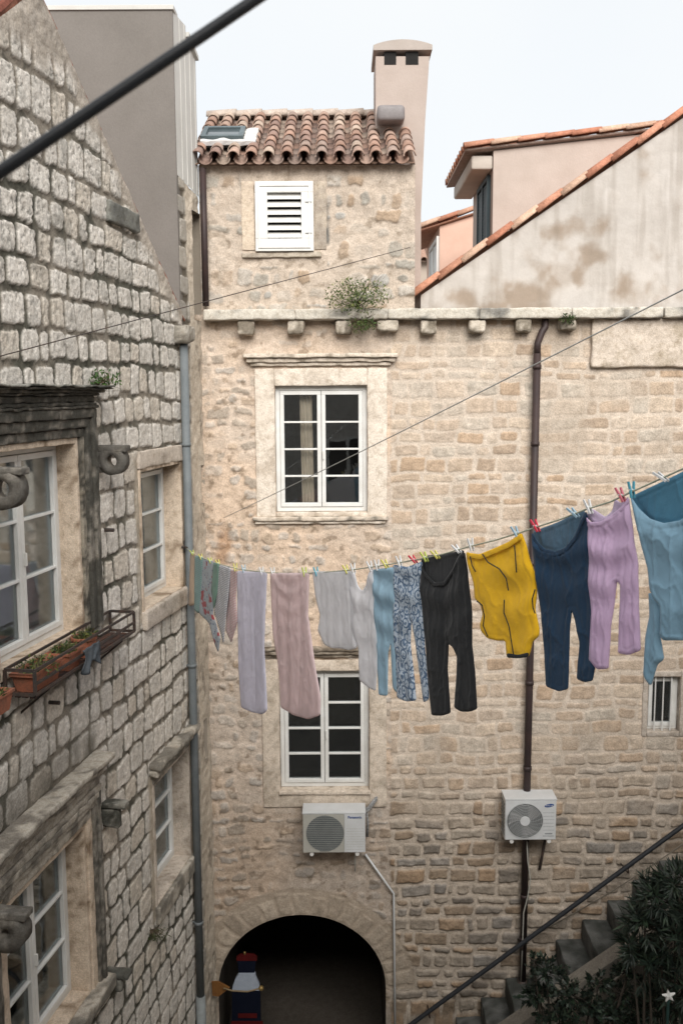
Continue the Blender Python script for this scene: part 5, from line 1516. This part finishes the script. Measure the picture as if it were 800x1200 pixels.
board('neck', [(278, 1126), (300, 1126), (298, 1141), (280, 1141)], m_navy)
board('cap', [(277, 1126), (277, 1122.5), (281, 1120), (288, 1119), (297, 1120), (301, 1122.5), (301, 1126)], m_red, -.01)
mb = MB(); mb.add(*lathe([(rr(1), zf(1119)), (rr(3), zf(1117.5)), (rr(2.6), zf(1115.6)), (rr(.8), zf(1114.8))], pc[0], YF, 12)); mb.build('knob', m_gold, fg, True)
# rod with paddle blade and ball
a = P(249, 1158, YB - .28); c = P(272, 1161, YB - .33); e = P(306, 1158, YB - .33)
pdl = thing('paddle', a, 'small orange wooden paddle laid across the navy painted board', 'paddle')
mb = MB(); mb.tube([P(262, 1158, YB - .33), c, P(290, 1162, YB - .38), e], .011, 8); mb.build('shaft', mat('pale_wood', (.22, .16, .09), .6), pdl, True)
bl = [P(248, 1151, YB - .3), P(256, 1151, YB - .3), P(269, 1158, YB - .32), P(256, 1168, YB - .3), P(249, 1167, YB - .3)]
V = list(bl) + [q + np.array([0, .03, 0]) for q in bl]; mb = MB(); mb.add(V, [(0, 1, 2, 3, 4), (9, 8, 7, 6, 5)] + [((i + 1) % 5, i, 5 + i, 5 + (i + 1) % 5) for i in range(5)]); mb.build('blade', mat('orange_wood', (.20, .09, .025), .6, (.15, .065, .02), ns=20), pdl)
mb = MB(); rb = .035; mb.add(*lathe([(rb * math.sin(t) + .001, e[2] - rb * math.cos(t)) for t in np.linspace(0, math.pi, 9)], e[0], e[1], 14)); mb.build('grip', m_gold, pdl, True)
# dark door leaf folded back at the left of the arch
x0 = BP(245, 1150)[0]; mb = MB(); mb.tube([TB(x0 + .02, BP(250, 1096)[1], .06), TB(x0 - .0, 2.0, .07), TB(x0 - .0, .02, .08)], [.022, .045, .05], 8)
tag(mb.build('wooden_pole', mat('dark_wood', (.06, .045, .035), .7, (.09, .07, .05), ns=12, bump=.3), None, True), 'dark wooden pole leaning upright in the corner left of the arch', 'pole')

# ================================================================== CLOTHES LINE
hk = PL_on(217, 641, .05)
rE = P(800, 549, 4.55)
ldir = (rE - hk); ldir[2] = 0; Lh = np.linalg.norm(ldir); ldir /= Lh
lnrm = np.array([ldir[1], -ldir[0], 0]);
if np.dot(lnrm, CO - (hk + rE) / 2) < 0: lnrm = -lnrm
def CLp(px, py, off=0.0):      # photo pixel -> (s, z) on the vertical plane of the line
    d = ray(px, py); o = hk + lnrm * off
    t = np.dot(o - CO, lnrm) / np.dot(d, lnrm); p = CO + d * t
    return float(np.dot(p - hk, ldir)), float(p[2])
def CW(s, z, n=0.): return np.array([hk[0] + ldir[0] * s + lnrm[0] * n, hk[1] + ldir[1] * s + lnrm[1] * n, z])
line_px = [(217, 641), (228, 650), (250, 659), (280, 667), (312, 671), (345, 672), (375, 671), (410, 668), (440, 664), (470, 659), (493, 655), (520, 649), (548, 641), (580, 633), (610, 624), (630, 617), (655, 609), (686, 597), (715, 588), (738, 577), (765, 565), (800, 549)]
LNs = np.array([CLp(*p) for p in line_px])
def line_z(s): return np.interp(s, LNs[:, 0], LNs[:, 1], right=None)
sl_end = (LNs[-1, 1] - LNs[-3, 1]) / (LNs[-1, 0] - LNs[-3, 0])
pts = [CW(s, z) for s, z in LNs]
for k in range(1, 8): s = LNs[-1, 0] + k * .85; pts.append(CW(s, LNs[-1, 1] + sl_end * k * .85 * .9))
cl_o = thing('clothes_line', hk, 'pale clothes line strung from the left wall with all the washing', 'clothes line')
mb = MB(); mb.tube(pts, .005, 6); mb.build('rope', mat('rope', (.45, .45, .36), .7, (.3, .33, .25), ns=30), cl_o, True)
mb = MB(); mb.hexa(TLf, *span(LP(216, 640)[0] - .05, LP(216, 640)[0] + .05), hk[2] - .07, hk[2] + .05, -.01, .05, r=.015, amp=.02, res=.03)
mb.tube([hk - np.array([0, 0, .0]) - NL * .04, hk, hk + ldir * .06], .014, 8); mb.build('wall_hook', m_iron, cl_o)

def fabric(name, col, col2=None, kind='plain', rough=.92, trans=.12, c3=None, sc=30.):
    if name in MATS: return MATS[name]
    m = bpy.data.materials.new(name); m.use_nodes = True; n = m.node_tree.nodes; l = m.node_tree.links; b = n['Principled BSDF']
    b.inputs['Roughness'].default_value = rough; b.inputs['Specular IOR Level'].default_value = .15; b.inputs['Sheen Weight'].default_value = .15; b.inputs['Sheen Roughness'].default_value = .5
    geo = n.new('ShaderNodeTexCoord'); vec = geo.outputs['Object']
    no = n.new('ShaderNodeTexNoise'); no.inputs['Scale'].default_value = 7; no.inputs['Detail'].default_value = 5; l.new(vec, no.inputs['Vector'])
    mr_ = n.new('ShaderNodeMapRange'); mr_.inputs['From Min'].default_value = .3; mr_.inputs['From Max'].default_value = .7; l.new(no.outputs['Fac'], mr_.inputs['Value'])
    mx_ = n.new('ShaderNodeMix'); mx_.data_type = 'RGBA'; mx_.inputs['A'].default_value = (*col, 1); mx_.inputs['B'].default_value = (*[c * .86 for c in col], 1); l.new(mr_.outputs['Result'], mx_.inputs['Factor'])
    out = mx_.outputs['Result']
    def mixin(fac, c, o):
        m2 = n.new('ShaderNodeMix'); m2.data_type = 'RGBA'; l.new(fac, m2.inputs['Factor']); l.new(o, m2.inputs['A']); m2.inputs['B'].default_value = (*c, 1); return m2.outputs['Result']
    def thr(sock, a, b_):
        t = n.new('ShaderNodeMapRange'); t.inputs['From Min'].default_value = a; t.inputs['From Max'].default_value = b_; l.new(sock, t.inputs['Value']); return t.outputs['Result']
    if kind == 'paisley':
        v = n.new('ShaderNodeTexVoronoi'); v.inputs['Scale'].default_value = 15; l.new(vec, v.inputs['Vector'])
        mt = n.new('ShaderNodeMath'); mt.operation = 'MULTIPLY'; mt.inputs[1].default_value = 15; l.new(v.outputs['Distance'], mt.inputs[0])
        sn = n.new('ShaderNodeMath'); sn.operation = 'SINE'; l.new(mt.outputs[0], sn.inputs[0])
        out = mixin(thr(sn.outputs[0], .1, .7), col2, out)
        n2 = n.new('ShaderNodeTexNoise'); n2.inputs['Scale'].default_value = 55; l.new(vec, n2.inputs['Vector']); out = mixin(thr(n2.outputs['Fac'], .54, .60), c3 or col2, out)
    if kind == 'dots':
        v = n.new('ShaderNodeTexVoronoi'); v.inputs['Scale'].default_value = sc; l.new(vec, v.inputs['Vector']); out = mixin(thr(v.outputs['Distance'], .30, .22), col2, out)
        n2 = n.new('ShaderNodeTexNoise'); n2.inputs['Scale'].default_value = 9; l.new(vec, n2.inputs['Vector']); out = mixin(thr(n2.outputs['Fac'], .58, .62), c3 or col2, out)
    if kind == 'stripes':
        wv = n.new('ShaderNodeTexWave'); wv.inputs['Scale'].default_value = sc; wv.bands_direction = 'Z'; wv.inputs['Distortion'].default_value = 1.2; l.new(vec, wv.inputs['Vector']); out = mixin(thr(wv.outputs['Fac'], .75, .88), col2, out)
    l.new(out, b.inputs['Base Color'])
    nb = n.new('ShaderNodeTexNoise'); nb.inputs['Scale'].default_value = 220; nb.inputs['Detail'].default_value = 3; l.new(vec, nb.inputs['Vector'])
    nc_ = n.new('ShaderNodeTexNoise'); nc_.inputs['Scale'].default_value = 22; nc_.inputs['Detail'].default_value = 4; l.new(vec, nc_.inputs['Vector'])
    ad = n.new('ShaderNodeMath'); ad.operation = 'MULTIPLY_ADD'; ad.inputs[1].default_value = 2.5; l.new(nc_.outputs['Fac'], ad.inputs[0]); l.new(nb.outputs['Fac'], ad.inputs[2])
    bp = n.new('ShaderNodeBump'); bp.inputs['Strength'].default_value = .5; bp.inputs['Distance'].default_value = .003; l.new(ad.outputs[0], bp.inputs['Height']); l.new(bp.outputs['Normal'], b.inputs['Normal'])
    if trans:
        tr = n.new('ShaderNodeBsdfTranslucent'); l.new(out, tr.inputs['Color']); ms = n.new('ShaderNodeMixShader'); ms.inputs['Fac'].default_value = trans
        l.new(b.outputs['BSDF'], ms.inputs[1]); l.new(tr.outputs['BSDF'], ms.inputs[2]); l.new(ms.outputs['Shader'], n['Material Output'].inputs['Surface'])
    MATS[name] = m; return m

def smooth_poly(pts, it=2):
    pts = [np.array(p, float) for p in pts]
    for _ in range(it):
        o = []
        for i in range(len(pts)):
            a, b = pts[i], pts[(i + 1) % len(pts)]
            if np.linalg.norm(b - a) < 4: o += [a]; continue
            e_ = min(.25, 1.6 / np.linalg.norm(b - a)); o += [a * (1 - e_) + b * e_, a * e_ + b * (1 - e_)]
        pts = o
    return pts
def cloth(name, poly, m, parent, seed=0, thick=.022, fold=.016, ffreq=14., swag=None, off=0., res=1.7, lean=.15, corner=1):
    """closed two-sided garment hanging in the plane of the line; poly in photo pixels"""
    poly = smooth_poly(poly, corner)
    # densify outline
    out = []
    for i in range(len(poly)):
        a, b = poly[i], poly[(i + 1) % len(poly)]; k = max(1, int(np.linalg.norm(b - a) / res))
        out += [a + (b - a) * j / k for j in range(k)]
    out = np.array(out); N = len(out)
    x0, y0 = out.min(0); x1, y1 = out.max(0)
    gx, gy = np.meshgrid(np.arange(x0 + .7, x1, res * .62), np.arange(y0 + .7, y1, res))
    gp = np.stack([gx.ravel(), gy.ravel()], 1)
    # inside test + distance to outline
    px, py = gp[:, 0], gp[:, 1]; ins = np.zeros(len(gp), bool)
    for i in range(N):
        a, b = out[i], out[(i + 1) % N]
        c = ((a[1] > py) != (b[1] > py))
        with np.errstate(divide='ignore', invalid='ignore'):
            xx = (b[0] - a[0]) * (py - a[1]) / (b[1] - a[1] + 1e-12) + a[0]
        ins ^= c & (px < xx)
    gp = gp[ins]
    def dist(q):
        dm = np.full(len(q), 1e9)
        for i in range(N):
            a, b = out[i], out[(i + 1) % N]; ab = b - a; t = np.clip(((q - a) @ ab) / (ab @ ab + 1e-9), 0, 1)
            dm = np.minimum(dm, np.hypot(*(q - a - t[:, None] * ab).T))
        return dm
    dg_ = dist(gp); gp = gp[dg_ > res * .45]
    allp = np.vstack([out, gp])
    r_ = delaunay_2d_cdt([Vector(p) for p in allp], [(i, (i + 1) % N) for i in range(N)], [list(range(N))], 1, 1e-5)
    V2 = np.array([v[:] for v in r_[0]]); faces = [tuple(f) for f in r_[2]]
    dd = dist(V2)
    SZ = np.array([CLp(x, y, off) for x, y in V2]); s = SZ[:, 0]; z = SZ[:, 1]
    pxm = 1110. / 7.5
    depth_px = F / np.maximum(3, 11 - s * .9)
    dm_ = dd / depth_px
    env = sst(-.012, .022, dm_)
    smin, smax = s.min(), s.max(); zt_ = line_z(s); v = np.clip(zt_ - z, 0, 3)
    sn = s + (fb2(s * 2 + seed, z * 1.0, seed, 3) - .5) * .14 + lean * v * (fb2(s * 3, s * 0 + seed, seed + 1, 2) - .5)
    h = (fb2(sn * ffreq * .75, z * .45 + seed, seed + 3, 2) - .5) * 2.4 + np.sin(sn * ffreq * 1.3 + seed) * .16
    rid = 1 - np.abs(2 * fb2(sn * ffreq * 1.9, z * .6 + seed, seed + 5, 2) - 1); rid2 = 1 - np.abs(2 * fb2(sn * ffreq * .9 + z * 3, z * 5 - sn * 2, seed + 6, 3) - 1)
    h = h * fold * (.35 + .65 * sst(0, .5, v)) * env + (rid ** 6) * fold * .28 * env + (rid2 ** 8) * fold * .35 * env
    if swag:
        for (ppx, ppy, w_, amp, fr) in swag:
            cs, cz = CLp(ppx, ppy, off); q = (s - cs) / w_; vv = (cz - z) + q * q * w_ * .55
            h += amp * np.sin(vv * fr) * np.exp(-np.abs(vv) * 3.0) * np.exp(-q * q * 1.2) * env
    wr = (fb2(s * 24, z * 13, seed + 7, 2) - .5) * .0035 * env
    thick = thick * .6
    h = h - .003 * np.exp(-((dm_ - .028) / .007) ** 2)
    fr_ = thick * .5 * env + h + wr; bk_ = -thick * .5 * env + h * .8 - wr
    e = dd < 1e-3 * 50
    n = len(V2)
    pf = np.array([CW(s[i], z[i], off + fr_[i]) for i in range(n)]); pbk = np.array([CW(s[i], z[i], off + bk_[i] - .0015) for i in range(n)])
    Fc = [f for f in faces] + [tuple(i + n for i in f[::-1]) for f in faces]
    cnt = {}
    for f in faces:
        for a, b in zip(f, f[1:] + f[:1]): cnt[(a, b)] = 1
    for (a, b) in list(cnt):
        if (b, a) not in cnt: Fc.append((b, a, a + n, b + n))
    return build_np(name, np.vstack([pf, pbk]), Fc, None, m, parent, True)

def rg8(pts): return [(480 + x / 2.5, 530 + y / 2.5) for x, y in pts]
def rg7(pts): return [(200 + x / 2.667, 630 + y / 2.667) for x, y in pts]
def garment(name, label, cat, px, py, group='washing on the clothes line'):
    s, z = CLp(px, py); return thing(name, CW(s, z), label, cat)
def simple(name, label, cat, poly, m, **k):
    o = cloth(name, poly, m, None, **k); return tag(o, label, cat)
f_lil = fabric('lilac_grey_cotton', (.82, .81, .92), trans=.45); f_pink = fabric('dusty_pink_cotton', (.90, .75, .76), trans=.45)
f_wh = fabric('white_cotton', (.93, .93, .96), trans=.5); f_wh2 = fabric('white_jersey', (.94, .94, .97), trans=.5)
f_lb = fabric('light_blue_cotton', (.42, .62, .76), trans=.3); f_pa = fabric('paisley', (.58, .67, .78), (.09, .15, .25), 'paisley', c3=(.16, .24, .36))
f_bk = fabric('black_fleece', (.018, .019, .021), trans=0); f_ye = fabric('yellow_fleece', (.90, .52, .02), trans=.05); f_nv = fabric('navy_linen', (.018, .045, .088), trans=.03)
f_nvi = fabric('navy_lining', (.09, .16, .23), trans=.0)
f_li = fabric('lilac_cotton', (.74, .55, .76), trans=.3); f_bl = fabric('steel_blue_cotton', (.24, .40, .52), trans=.1); f_bli = fabric('deep_blue_cotton', (.07, .20, .30), trans=.0)
simple('hanging_cloth', 'narrow peach cloth at the wall end of the line', 'cloth', rg7([(62, 48), (80, 50), (76, 210), (57, 215)]), fabric('peach_cotton', (.52, .40, .30)), seed=1, off=.0)
simple('hanging_cloth', 'narrow sea green cloth, second from the wall end', 'cloth', rg7([(76, 54), (103, 62), (96, 228), (88, 238), (74, 225)]), fabric('sea_green', (.24, .36, .35), (.14, .26, .27), 'stripes', sc=14), seed=2, off=.0)
simple('hanging_cloth', 'grey cloth with small dark red and navy motifs hanging in a point', 'cloth', rg7([(101, 66), (136, 74), (138, 180), (132, 240), (155, 312), (149, 360), (140, 340), (122, 270), (90, 236)]), fabric('motif', (.36, .40, .44), (.10, .12, .20), 'dots', c3=(.30, .06, .07), sc=26), seed=3, off=.0)
simple('hanging_cloth', 'dull green cloth edge beside the small motif cloth', 'cloth', rg7([(134, 76), (152, 82), (146, 170), (135, 225), (128, 160)]), fabric('dull_green', (.16, .27, .22)), seed=4, off=.02)
simple('hanging_cloth', 'white cloth with thin dark stripes near the wall end', 'cloth', rg7([(150, 84), (188, 94), (180, 190), (172, 260), (165, 332), (152, 280), (136, 236)]), fabric('white_stripes', (.58, .58, .60), (.12, .14, .2), 'stripes', sc=16), seed=5, off=.01)
simple('hanging_cloth', 'white cloth with thin red stripes beside the long lilac grey cloth', 'cloth', rg7([(180, 98), (210, 104), (203, 190), (210, 262), (190, 330), (172, 290), (178, 200)]), fabric('red_stripes', (.62, .54, .54), (.42, .12, .14), 'stripes', sc=18), seed=6, off=-.01)
simple('hanging_cloth', 'long lilac grey cloth hanging narrow and straight', 'cloth', rg7([(208, 104), (301, 108), (296, 220), (292, 340), (302, 540), (288, 552), (255, 546), (220, 530), (213, 400)]), f_lil, seed=7, fold=.015, ffreq=11, thick=.03)
simple('long_dress', 'long dusty pink garment with gathered hem', 'garment', rg7([(312, 110), (432, 110), (428, 240), (450, 400), (468, 500), (466, 555), (430, 568), (385, 555), (345, 530), (340, 430), (320, 300)]), f_pink, seed=8, fold=.016, ffreq=10, thick=.045, swag=[(337, 690, .5, .006, 40)])
simple('top', 'pale white top hanging by its hem, second whitest on the line', 'top', rg7([(443, 106), (566, 104), (574, 220), (582, 345), (560, 352), (530, 346), (505, 346), (480, 335), (460, 290), (468, 245), (452, 180)]), f_wh, seed=9, fold=.012, ffreq=14)
simple('tank_top', 'bright white tank top with scooped neck beside the light blue garment', 'top', rg7([(560, 108), (574, 106), (584, 150), (597, 168), (610, 150), (618, 112), (630, 98), (636, 150), (634, 230), (646, 330), (645, 400), (640, 480), (620, 470), (590, 446), (588, 350), (568, 290), (570, 220), (558, 150)]), f_wh2, seed=10, fold=.018, ffreq=9, swag=[(426, 700, .5, .012, 28)])
simple('trousers', 'light blue trousers between the white tank top and the patterned trousers', 'trousers', rg7([(630, 100), (697, 92), (700, 200), (696, 300), (704, 400), (706, 486), (694, 470), (686, 330), (678, 360), (676, 495), (650, 492), (645, 400), (640, 300), (632, 200)]), f_lb, seed=11, fold=.016, ffreq=11, swag=[(449, 690, .4, .014, 26), (449, 720, .4, .01, 30)])
simple('trousers', 'blue paisley patterned trousers left of the black trousers', 'trousers', rg7([(694, 84), (740, 92), (785, 74), (788, 180), (792, 320), (806, 505), (790, 516), (778, 430), (765, 330), (752, 250), (748, 330), (762, 450), (766, 510), (735, 512), (706, 500), (704, 400), (694, 270), (698, 180)]), f_pa, seed=12, fold=.014, ffreq=11, thick=.03, swag=[(477, 690, .4, .01, 30)])
def band(name, pts, m, parent, wpx=9, off=.014, seed=50, ff=34, fold=.006):
    top = [np.array(p, float) for p in pts]; bot = [p + np.array([0.3, wpx / 2.5]) for p in top]
    top = [p * 1. for p in top]
    poly = [tuple(p) for p in top] + [tuple(p) for p in bot[::-1]]
    return cloth(name, poly, m, parent, seed=seed, off=off, thick=.008, fold=fold, ffreq=ff, res=1.2, corner=0)
# black trousers
t = garment('trousers', 'black trousers hanging by the waistband', 'trousers', 525, 700)
cloth('legs', rg8([(32, 325), (42, 352), (70, 382), (100, 380), (125, 345), (145, 300), (160, 292), (168, 350), (182, 470), (181, 560), (190, 640), (197, 752), (178, 760), (152, 760), (131, 748), (138, 650), (140, 600), (127, 572), (112, 560), (110, 640), (119, 764), (95, 772), (65, 770), (56, 680), (50, 590), (40, 480), (32, 400)]), f_bk, t, seed=13, fold=.020, ffreq=8, thick=.04, swag=[(510, 690, .5, .012, 26)])
cloth('waist_back', rg8([(32, 318), (42, 303), (100, 298), (158, 286), (158, 320), (130, 390), (70, 395), (38, 370)]), fabric('black_lining', (.03, .031, .034), trans=0), t, seed=14, off=-.03, fold=.006)
band('waistband', rg8([(33, 328), (44, 352), (71, 381), (99, 379), (124, 344), (144, 301), (158, 293)]), f_bk, t, 12)
# yellow joggers
t = garment('joggers', 'bright yellow joggers with black piping', 'trousers', 590, 690)
cloth('legs', rg8([(166, 290), (178, 300), (205, 298), (245, 282), (290, 262), (326, 236), (338, 270), (350, 310), (370, 370), (371, 420), (366, 460), (378, 520), (377, 538), (358, 556), (352, 585), (346, 600), (310, 602), (284, 598), (280, 552), (255, 552), (228, 545), (210, 525), (206, 505), (214, 475), (208, 448), (190, 428), (187, 380), (170, 325)]), f_ye, t, seed=15, fold=.012, ffreq=7, thick=.05, swag=[(575, 665, .5, .012, 22), (590, 700, .5, .010, 22)])
def piping(pts, r=.004, off=.035, name='piping', m=f_bk, parent=None):
    pp = []
    pts = [np.array(p, float) for p in pts]
    for i in range(len(pts) - 1):
        for j in range(5): pp.append(pts[i] + (pts[i + 1] - pts[i]) * j / 5)
    pp.append(pts[-1]); P3 = []
    for x, y in pp: s, z = CLp(x, y, off); P3.append(CW(s, z, off))
    mb = MB(); mb.tube(P3, r, 6); mb.build(name, m, parent, True)
for q in ([(212, 298), (228, 322), (262, 342), (282, 370), (288, 405)], [(276, 432), (275, 470), (290, 510), (297, 555), (303, 592)], [(306, 272), (309, 310), (312, 352)], [(176, 305), (182, 332), (192, 350)], [(196, 436), (211, 448), (218, 480), (214, 508), (228, 540)], [(366, 402), (358, 430), (360, 455), (366, 472)]):
    piping(rg8(q), parent=t)
mb = cloth('cuff', rg8([(284, 588), (316, 594), (347, 586), (346, 600), (318, 604), (284, 602)]), f_bk, t, seed=16, off=.036, thick=.006, fold=.001)
band('waistband', rg8([(168, 294), (205, 299), (245, 283), (290, 263), (325, 238)]), f_ye, t, 16, off=.022, fold=.004)
# navy trousers
t = garment('trousers', 'navy blue trousers with gathered waist, lighter inside the waistband', 'trousers', 655, 700)
cloth('legs', rg8([(358, 234), (372, 262), (395, 285), (425, 292), (455, 280), (482, 245), (500, 200), (514, 172), (522, 200), (526, 300), (528, 480), (530, 580), (541, 630), (533, 670), (510, 674), (488, 664), (493, 600), (496, 558), (482, 490), (472, 462), (466, 520), (464, 600), (461, 694), (436, 701), (398, 686), (392, 580), (384, 470), (372, 380), (362, 300)]), f_nv, t, seed=17, fold=.022, ffreq=8, thick=.04, swag=[(652, 640, .45, .016, 26), (652, 670, .45, .010, 26)])
cloth('waist_back', rg8([(360, 232), (392, 220), (430, 206), (475, 184), (512, 168), (505, 225), (478, 285), (425, 302), (380, 292), (365, 262)]), f_nvi, t, seed=18, off=-.04, fold=.012, ffreq=18, thick=.01)
band('waistband', rg8([(360, 238), (373, 262), (395, 284), (425, 291), (455, 279), (482, 244), (500, 200), (513, 175)]), f_nv, t, 15)
# lilac trousers
t = garment('trousers', 'pale lilac crinkled trousers beside the navy ones', 'trousers', 715, 690)
cloth('legs', rg8([(515, 190), (528, 205), (560, 203), (590, 185), (620, 160), (640, 132), (648, 190), (656, 260), (668, 330), (670, 450), (675, 580), (640, 594), (610, 588), (613, 480), (617, 385), (606, 378), (600, 425), (588, 515), (581, 634), (550, 636), (524, 610), (528, 530), (532, 470), (522, 380), (524, 290)]), f_li, t, seed=19, fold=.016, ffreq=13, thick=.03, swag=[(708, 640, .35, .014, 32), (705, 670, .35, .008, 32)])
cloth('waist_back', rg8([(516, 188), (528, 162), (545, 172), (572, 190), (592, 172), (600, 136), (618, 150), (640, 128), (628, 170), (590, 200), (540, 212)]), fabric('lilac_lining', (.62, .50, .66), trans=0), t, seed=20, off=-.03, fold=.01, ffreq=14, thick=.01)
band('waistband', rg8([(517, 191), (529, 205), (560, 203), (590, 185), (620, 160), (639, 134)]), f_li, t, 12)
cf = lambda n_, c: fabric(n_, c, trans=0)
# big blue garment at right
t = garment('blue_garment', 'large steel blue garment draped over the right end of the line', 'garment', 790, 660)
cloth('front', rg8([(646, 132), (668, 165), (700, 195), (740, 208), (790, 200), (850, 160), (905, 90), (960, 20), (975, 60), (985, 250), (980, 400), (960, 545), (880, 555), (800, 551), (742, 551), (731, 535), (735, 480), (733, 450), (715, 430), (703, 400), (696, 340), (680, 280), (664, 210)]), f_bl, t, seed=21, fold=.022, ffreq=6, thick=.05, swag=[(800, 630, .55, .022, 22), (800, 670, .55, .018, 20), (800, 710, .5, .010, 22)])
cloth('back', rg8([(646, 130), (700, 104), (760, 76), (800, 56), (870, 22), (960, -18), (950, 60), (850, 190), (770, 222), (700, 212), (664, 180)]), f_bli, t, seed=22, off=-.05, fold=.012, ffreq=8, thick=.01)
cloth('sleeve', rg8([(700, 410), (730, 430), (736, 470), (733, 540), (744, 606), (725, 622), (706, 684), (690, 666), (684, 650), (690, 540), (702, 480)]), f_bl, t, seed=23, off=-.02, fold=.018, ffreq=12, thick=.03)

# pegs
PEG = {'green': (.25, .42, .12), 'yellow': (.62, .58, .15), 'white': (.68, .68, .68), 'pink': (.62, .18, .22), 'blue': (.10, .35, .45), 'red': (.60, .05, .08), 'lime': (.48, .55, .12), 'pale blue': (.35, .5, .6)}
def peg(px, py, c, label, ang=25, ln=.075):
    s, _ = CLp(px, py); z = float(line_z(s)) if s < LNs[-1, 0] else CLp(px, py)[1]
    m = mat('peg_' + c.replace(' ', '_'), PEG[c], .45, fine=0)
    t = thing('clothes_peg', CW(s, z), label, 'clothes peg', 'clothes pegs')
    a = R(ang); ux, uz = math.sin(a), math.cos(a)
    for sg in (1, -1):
        mb = MB(); V = []
        for (l_, o, w_) in ((-.38, .004, .0035), (.05, .005, .0045), (.2, .007, .005), (.62, .013, .0035)):
            c0 = np.array([s - ux * ln * l_ * 1, z + uz * ln * l_])
            for (dn_, dw) in ((o - w_, -.006), (o + w_, -.006), (o + w_, .006), (o - w_, .006)):
                V.append(CW(c0[0] + dw * uz, c0[1] + dw * ux, sg * (dn_ + .006)))
        Fc = []
        for i in range(3):
            for k in range(4): Fc.append((i * 4 + k, i * 4 + (k + 1) % 4, (i + 1) * 4 + (k + 1) % 4, (i + 1) * 4 + k))
        Fc += [(3, 2, 1, 0), (12, 13, 14, 15)]
        mb.add(V, Fc); mb.build('prong', m, t)
    mb = MB(); c0 = (s - ux * ln * .12, z + uz * ln * .12)
    mb.tube([CW(c0[0], c0[1], -.018), CW(c0[0], c0[1], .018)], .0045, 6); mb.build('spring', m_acw, t)
pegs = [(226, 649, 'lime', 'lime peg on the narrow peach cloth nearest the wall', 60), (236, 655, 'yellow', 'yellow peg on the narrow sea green cloth', 50), (247, 659, 'lime', 'lime peg on the grey motif cloth', 50), (256, 661, 'yellow', 'yellow peg on the dark striped white cloth', 45),
        (276, 666, 'yellow', 'yellow peg on the red striped white cloth', 10), (286, 668, 'pale blue', 'pale blue peg at the left corner of the long lilac grey cloth', 20), (307, 671, 'white', 'white peg at the right corner of the long lilac grey cloth', 25),
        (320, 672, 'white', 'white peg at the left corner of the dusty pink garment', 20), (357, 672, 'lime', 'lime peg at the right corner of the dusty pink garment', 15), (371, 671, 'blue', 'blue peg at the left corner of the pale white top', 30),
        (406, 668, 'yellow', 'yellow peg at the right corner of the pale white top', 45), (414, 667, 'white', 'white peg at the left strap of the tank top', 20), (434, 665, 'white', 'white peg at the right strap of the tank top', 35),
        (442, 664, 'white', 'white peg at the left corner of the light blue trousers', 20), (452, 662, 'yellow', 'yellow peg on the waist of the light blue trousers', 50), (468, 659, 'white', 'white peg at the left corner of the paisley trousers', 30),
        (485, 656, 'red', 'red peg at the right corner of the paisley trousers', 60), (498, 654, 'lime', 'lime peg at the left corner of the black trousers', 45), (511, 651, 'yellow', 'yellow peg in the middle of the black waistband', 60), (536, 645, 'white', 'white peg at the right corner of the black trousers', 60),
        (552, 640, 'white', 'white peg at the left corner of the yellow joggers', 20), (605, 626, 'pale blue', 'pale blue peg at the right corner of the yellow joggers', 40), (628, 617, 'red', 'red peg at the left corner of the navy trousers', 40),
        (673, 602, 'pale blue', 'pale blue peg in the middle of the navy waistband', 60), (690, 596, 'white', 'white peg at the left corner of the lilac trousers', 30), (728, 582, 'pink', 'pink peg at the right corner of the lilac trousers', 35),
        (740, 576, 'blue', 'blue peg at the left corner of the large blue garment', 10), (776, 560, 'white', 'long white peg on top of the large blue garment', 65)]
for (px, py, c, lab, ang) in pegs: peg(px, py, c, lab, ang, .085)
